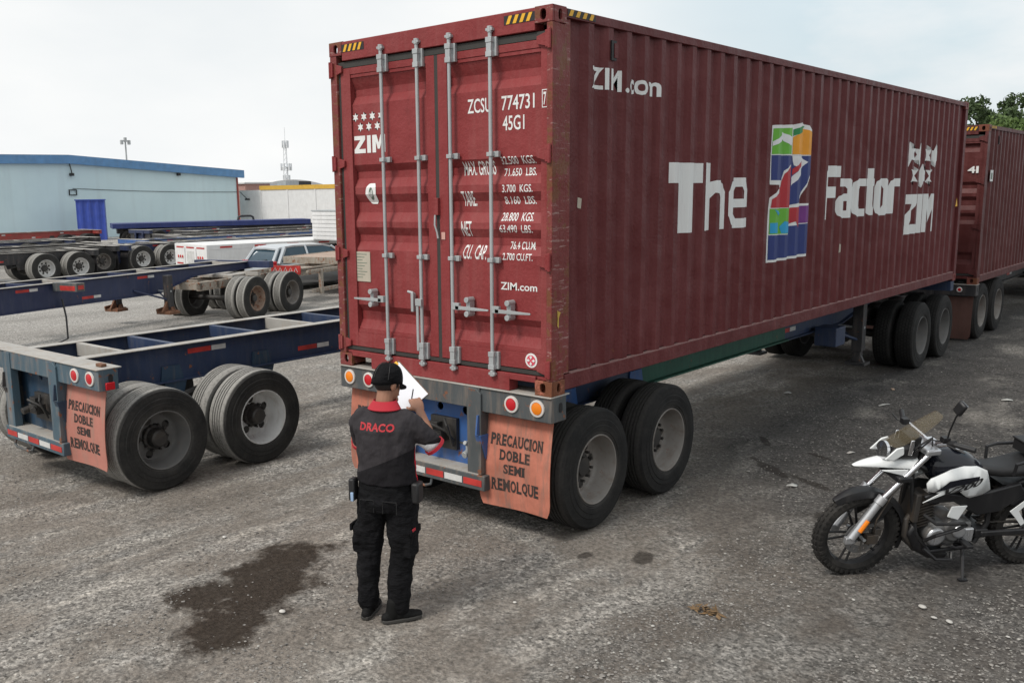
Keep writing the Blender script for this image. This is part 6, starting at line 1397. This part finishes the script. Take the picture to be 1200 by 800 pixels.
for s in (-1, 1):
    for (a, b, w_) in (((s*.735, .08, .92), (s*.605, .40, 1.38), .05), ((s*.75, .30, .92), (s*.612, .62, 1.40), .075), ((s*.78, 1.45, .93), (s*.608, 1.40, 1.44), .035), ((s*.74, 3.08, .92), (s*.60, 2.42, 1.38), .04)): mb.tube([a, b], w_, 6)
    mb.tube([(s*.735, .08, .93), (s*.775, .6, .95), (s*.785, 2.1, .95), (s*.74, 3.08, .92)], .022, 6)
mb.build('pillars', 'silver', cr_)
for s in (-1, 1):
    MB().box(*sorted((s*.64, s*.80)), -.01, .22, .78, 1.02).build('tail_light', 'red', cr_, bevel=.03)
    MB().sph((s*.92, 2.6, 1.0), (.10, .06, .07)).build('mirror', 'silver', cr_)
    for y in (.72, 3.2): MB().lathe([(-.09, .2), (-.10, .31), (.10, .31), (.09, .2), (.06, .18), (.05, 0)], (s*.75, y, .31), (s, 0, 0), 24, cap=False).build('wheel', 'tyre', cr_)
MB().box(-.26, .26, -.02, .0, .55, .66).build('number_plate', 'tapewhite', cr_); MB().tube([(-.6, -.02, .45), (0, -.07, .45), (.6, -.02, .45)], .07, 6).build('rear_bumper', 'silver', cr_)
MB().tube([(-.1, .1, .98), (.35, .16, 1.05)], .012, 5).build('rear_wiper', 'black', cr_)
# ---- trees behind the second container
MTl = []
for i, (a, b) in enumerate((((.030, .055, .018), (.062, .10, .030)), ((.045, .085, .02), (.10, .16, .035)))):
    n = NT('foliage %d' % i); f = n.noise(n.world(), 1.3, 4); n.b.inputs['Subsurface Weight'].default_value = 0
    MTl.append(n.done(n.mix(n.ramp(f, .35, .65), a, b), .7))
MTb = flat('bark', (.09, .07, .055), .9)
def tree(px, depth, h, cr, label, mat=0, seed=1, n=2600, trunk=.45, group=None, oval=1.0):
    p = dep(px, depth); t = thing('tree', label, 'tree', (p.x, p.y, 0), 0, group); rn = random.Random(seed)
    mb = MB(); mb.tube([(0, 0, 0), (.1, .05, h*.3), (-.05, .1, h*.55), (.1, 0, h*.8)], [.22, .17, .11, .05], 7)
    tips = []
    for i in range(9):
        a = rn.uniform(0, 6.28); z0 = h*rn.uniform(.28, .7); q = V((cos(a)*cr*rn.uniform(.4, .85), sin(a)*cr*rn.uniform(.4, .85), min(h*.95, z0+h*rn.uniform(.1, .3))))
        mb.tube([(0, 0, z0), q*.5+V((0, 0, z0*.45)), q], [.09, .06, .025], 5); tips.append(q)
    mb.build('trunk', MTb, t)
    cl = [(q+V((rn.gauss(0, .3), rn.gauss(0, .3), rn.gauss(0, .3))), rn.uniform(.28, .5)*cr) for q in tips for _ in range(2)]+[(V((rn.gauss(0, cr*.3), rn.gauss(0, cr*.3), h*rn.uniform(.6, .95))), cr*rn.uniform(.25, .45)) for _ in range(6)]
    lf = MB()
    for i in range(int(n*1.7)):
        c_, r_ = rn.choice(cl); d = V((rn.gauss(0, 1), rn.gauss(0, 1), rn.gauss(0, 1))).normalized()*r_*rn.uniform(.45, 1.05); d.z *= .75*oval
        s = rn.uniform(.07, .17)*(depth/60); o = c_+d; u = V((rn.gauss(0, 1), rn.gauss(0, 1), rn.gauss(0, .6))).normalized(); w_ = u.orthogonal().normalized(); w_ = (M.Rotation(rn.uniform(0, 6.28), 3, u) @ w_)
        x = u.cross(w_); lf.add([o-w_*s, o+x*s*.55, o+w_*s, o-x*s*.55], [(0, 1, 2, 3)])
    lf.build('crown', MTl[mat], t, smooth=False, weld=False)
tree(1146, 62, 8.6, 2.0, 'round dark tree rising behind the gap between the two maroon containers', 0, 3, 3600)
tree(1196, 60, 8.5, 1.5, 'feathery tree at the right edge of the photo behind the brownish container', 0, 5, 1900, oval=.6)
tree(1166, 66, 7.2, 1.9, 'low bright green tree just right of the round dark one', 1, 7, 3000)
tree(1184, 58, 6.9, 2.0, 'low bushy green tree between the bright one and the feathery one', 1, 9, 3200)
tree(1156, 57, 6.6, 1.5, 'small bright green bush rising over the top of the brownish container', 1, 21, 2200)
tree(1214, 62, 7.6, 2.2, 'bushy green tree cut by the right edge of the photo', 1, 11, 2600)
tree(1236, 60, 9.0, 2.4, 'dark tree beyond the right edge of the photo', 0, 12, 2400)
tree(1120, 70, 8.7, 2.2, 'dark tree mostly hidden behind the end of the big container', 0, 13, 3000)
# tractor hauling the second container (only its dark underside shows)
tr = thing('truck_tractor', 'dark truck tractor under the front end of the brownish container', 'truck', (-W2, 22.4, 0), 0)
TK = ('rimdark', 'tyre', 'hub', False)
for y in (0, 1.3): dual_axle(tr, y, (TK, TK), TK)
for s in (-1, 1): wheel(tr, s*1.2, 5.6, .515, s, TK)
mb = MB()
for s in (-1, 1): mb.box(s*.43-.05, s*.43+.05, -1, 6.6, .7, .92)
mb.build('frame', 'blackpaint', tr, bevel=.006)
MB().box(-1.15, 1.15, 3.3, 5.2, .75, 2.9).box(-1.0, 1.0, 5.2, 6.9, .75, 1.9).build('cab', 'navy', tr, bevel=.12)
for s in (-1, 1): MB().cyl((s*.95, 2.2, .62), (s*.95, 3.9, .62), .3, n=18).build('fuel_tank', 'blackpaint', tr); MB().box(*sorted((s*1.145, s*1.16)), 3.9, 4.9, 1.7, 2.5).build('side_window', 'carglass', tr)
MB().box(-1.0, 1.0, 5.19, 5.215, 1.95, 2.65).build('windscreen', 'carglass', tr); MB().box(-.6, .6, 6.89, 6.92, .9, 1.7).build('grille', 'galv', tr)

# ---- debris on the ground
def gz(p): return ground_z(p.x, p.y)
p = at(825, 717); rn = random.Random(5)
lv = MB()
for i in range(26):
    o = V((rn.gauss(0, .055), rn.gauss(0, .03), .008+.02*rn.random())); u = V((rn.gauss(0, 1), rn.gauss(0, 1), rn.gauss(0, .3))).normalized()*rn.uniform(.02, .05); w_ = V((-u.y, u.x, rn.uniform(-.3, .3)*u.length)).normalized()*rn.uniform(.008, .02)
    lv.add([o-u, o+w_, o+u+V((0, 0, .008)), o-w_], [(0, 1, 2, 3)])
tag(lv.build('dead_leaves', flat('dry leaf brown', (.17, .105, .05), .85, 0, .4), None, loc=(p.x, p.y, gz(p)), smooth=False, weld=False), 'small heap of dry brown leaves on the gravel, left of the motorcycle', 'leaves')
def pebble(px, py, r, lab, col=(.52, .50, .47)):
    p = at(px, py); mb = MB(); stone(mb, (0, 0, 0), r, int(px)); o = mb.build('stone', flat('pale stone %d' % px, col, .9), None, loc=(p.x, p.y, gz(p)+r*.3))
    s = o.modifiers.new('s', 'SUBSURF'); s.levels = s.render_levels = 1; tag(o, lab, 'stone')
pebble(331, 719, .038, 'pale stone lying on the dark stain')
pebble(603, 706, .026, 'pale stone right of the man on bare gravel')
pebble(262, 618, .035, 'flat pale stone above the dark stain')
for i, (x, y, r, l) in enumerate(((1081, 714, .045, 'largest white stone below the motorcycle'), (1094, 726, .034, 'middle white stone of the three below the motorcycle'), (1112, 730, .038, 'rightmost white stone of the three below the motorcycle'), (1000, 702, .022, 'small white stone below the front wheel of the motorcycle'), (1181, 748, .026, 'white stone near the lower right corner'), (765, 733, .02, 'small pale stone left of the dry leaves'), (937, 694, .018, 'tiny white stone left of the motorcycle wheel'), (589, 655, .03, 'flat pale stone in front of the clean orange mud flap'))): pebble(x, y, r, l, (.42, .405, .38))
def scrap(px, py, l, w_, a, lab, col=(.42, .42, .40)):
    p = at(px, py); mb = MB(); mb.v = [(-l, -w_, .004), (l*.2, -w_*1.1, .014), (l, -w_*.6, .006), (l*.9, w_, .01), (0, w_*1.2, .018), (-l*.9, w_*.7, .005)]; mb.f = [(0, 1, 4, 5), (1, 2, 3, 4)]
    o = mb.build('paper_scrap', flat('scrap %d' % px, col, .8), None, loc=(p.x, p.y, gz(p)+.004), rot=(0, 0, a)); so_ = o.modifiers.new('t', 'SOLIDIFY'); so_.thickness = .002; tag(o, lab, 'litter')
scrap(1036, 475, .10, .018, 1.1, 'thin white strip of litter on the asphalt above the motorcycle')
scrap(923, 461, .05, .03, .4, 'white scrap of litter on the asphalt by the oily smears')
scrap(928, 569, .05, .035, .2, 'crumpled white scrap left of the motorcycle beak')
scrap(1046, 456, .06, .02, 2.0, 'brownish scrap on the asphalt near the dolly wheels', (.35, .25, .18))
scrap(1180, 469, .07, .04, .3, 'white scrap at the right edge on the pale asphalt patch')
scrap(997, 531, .05, .02, 1.0, 'small grey scrap left of the windscreen of the motorcycle', (.4, .38, .36))
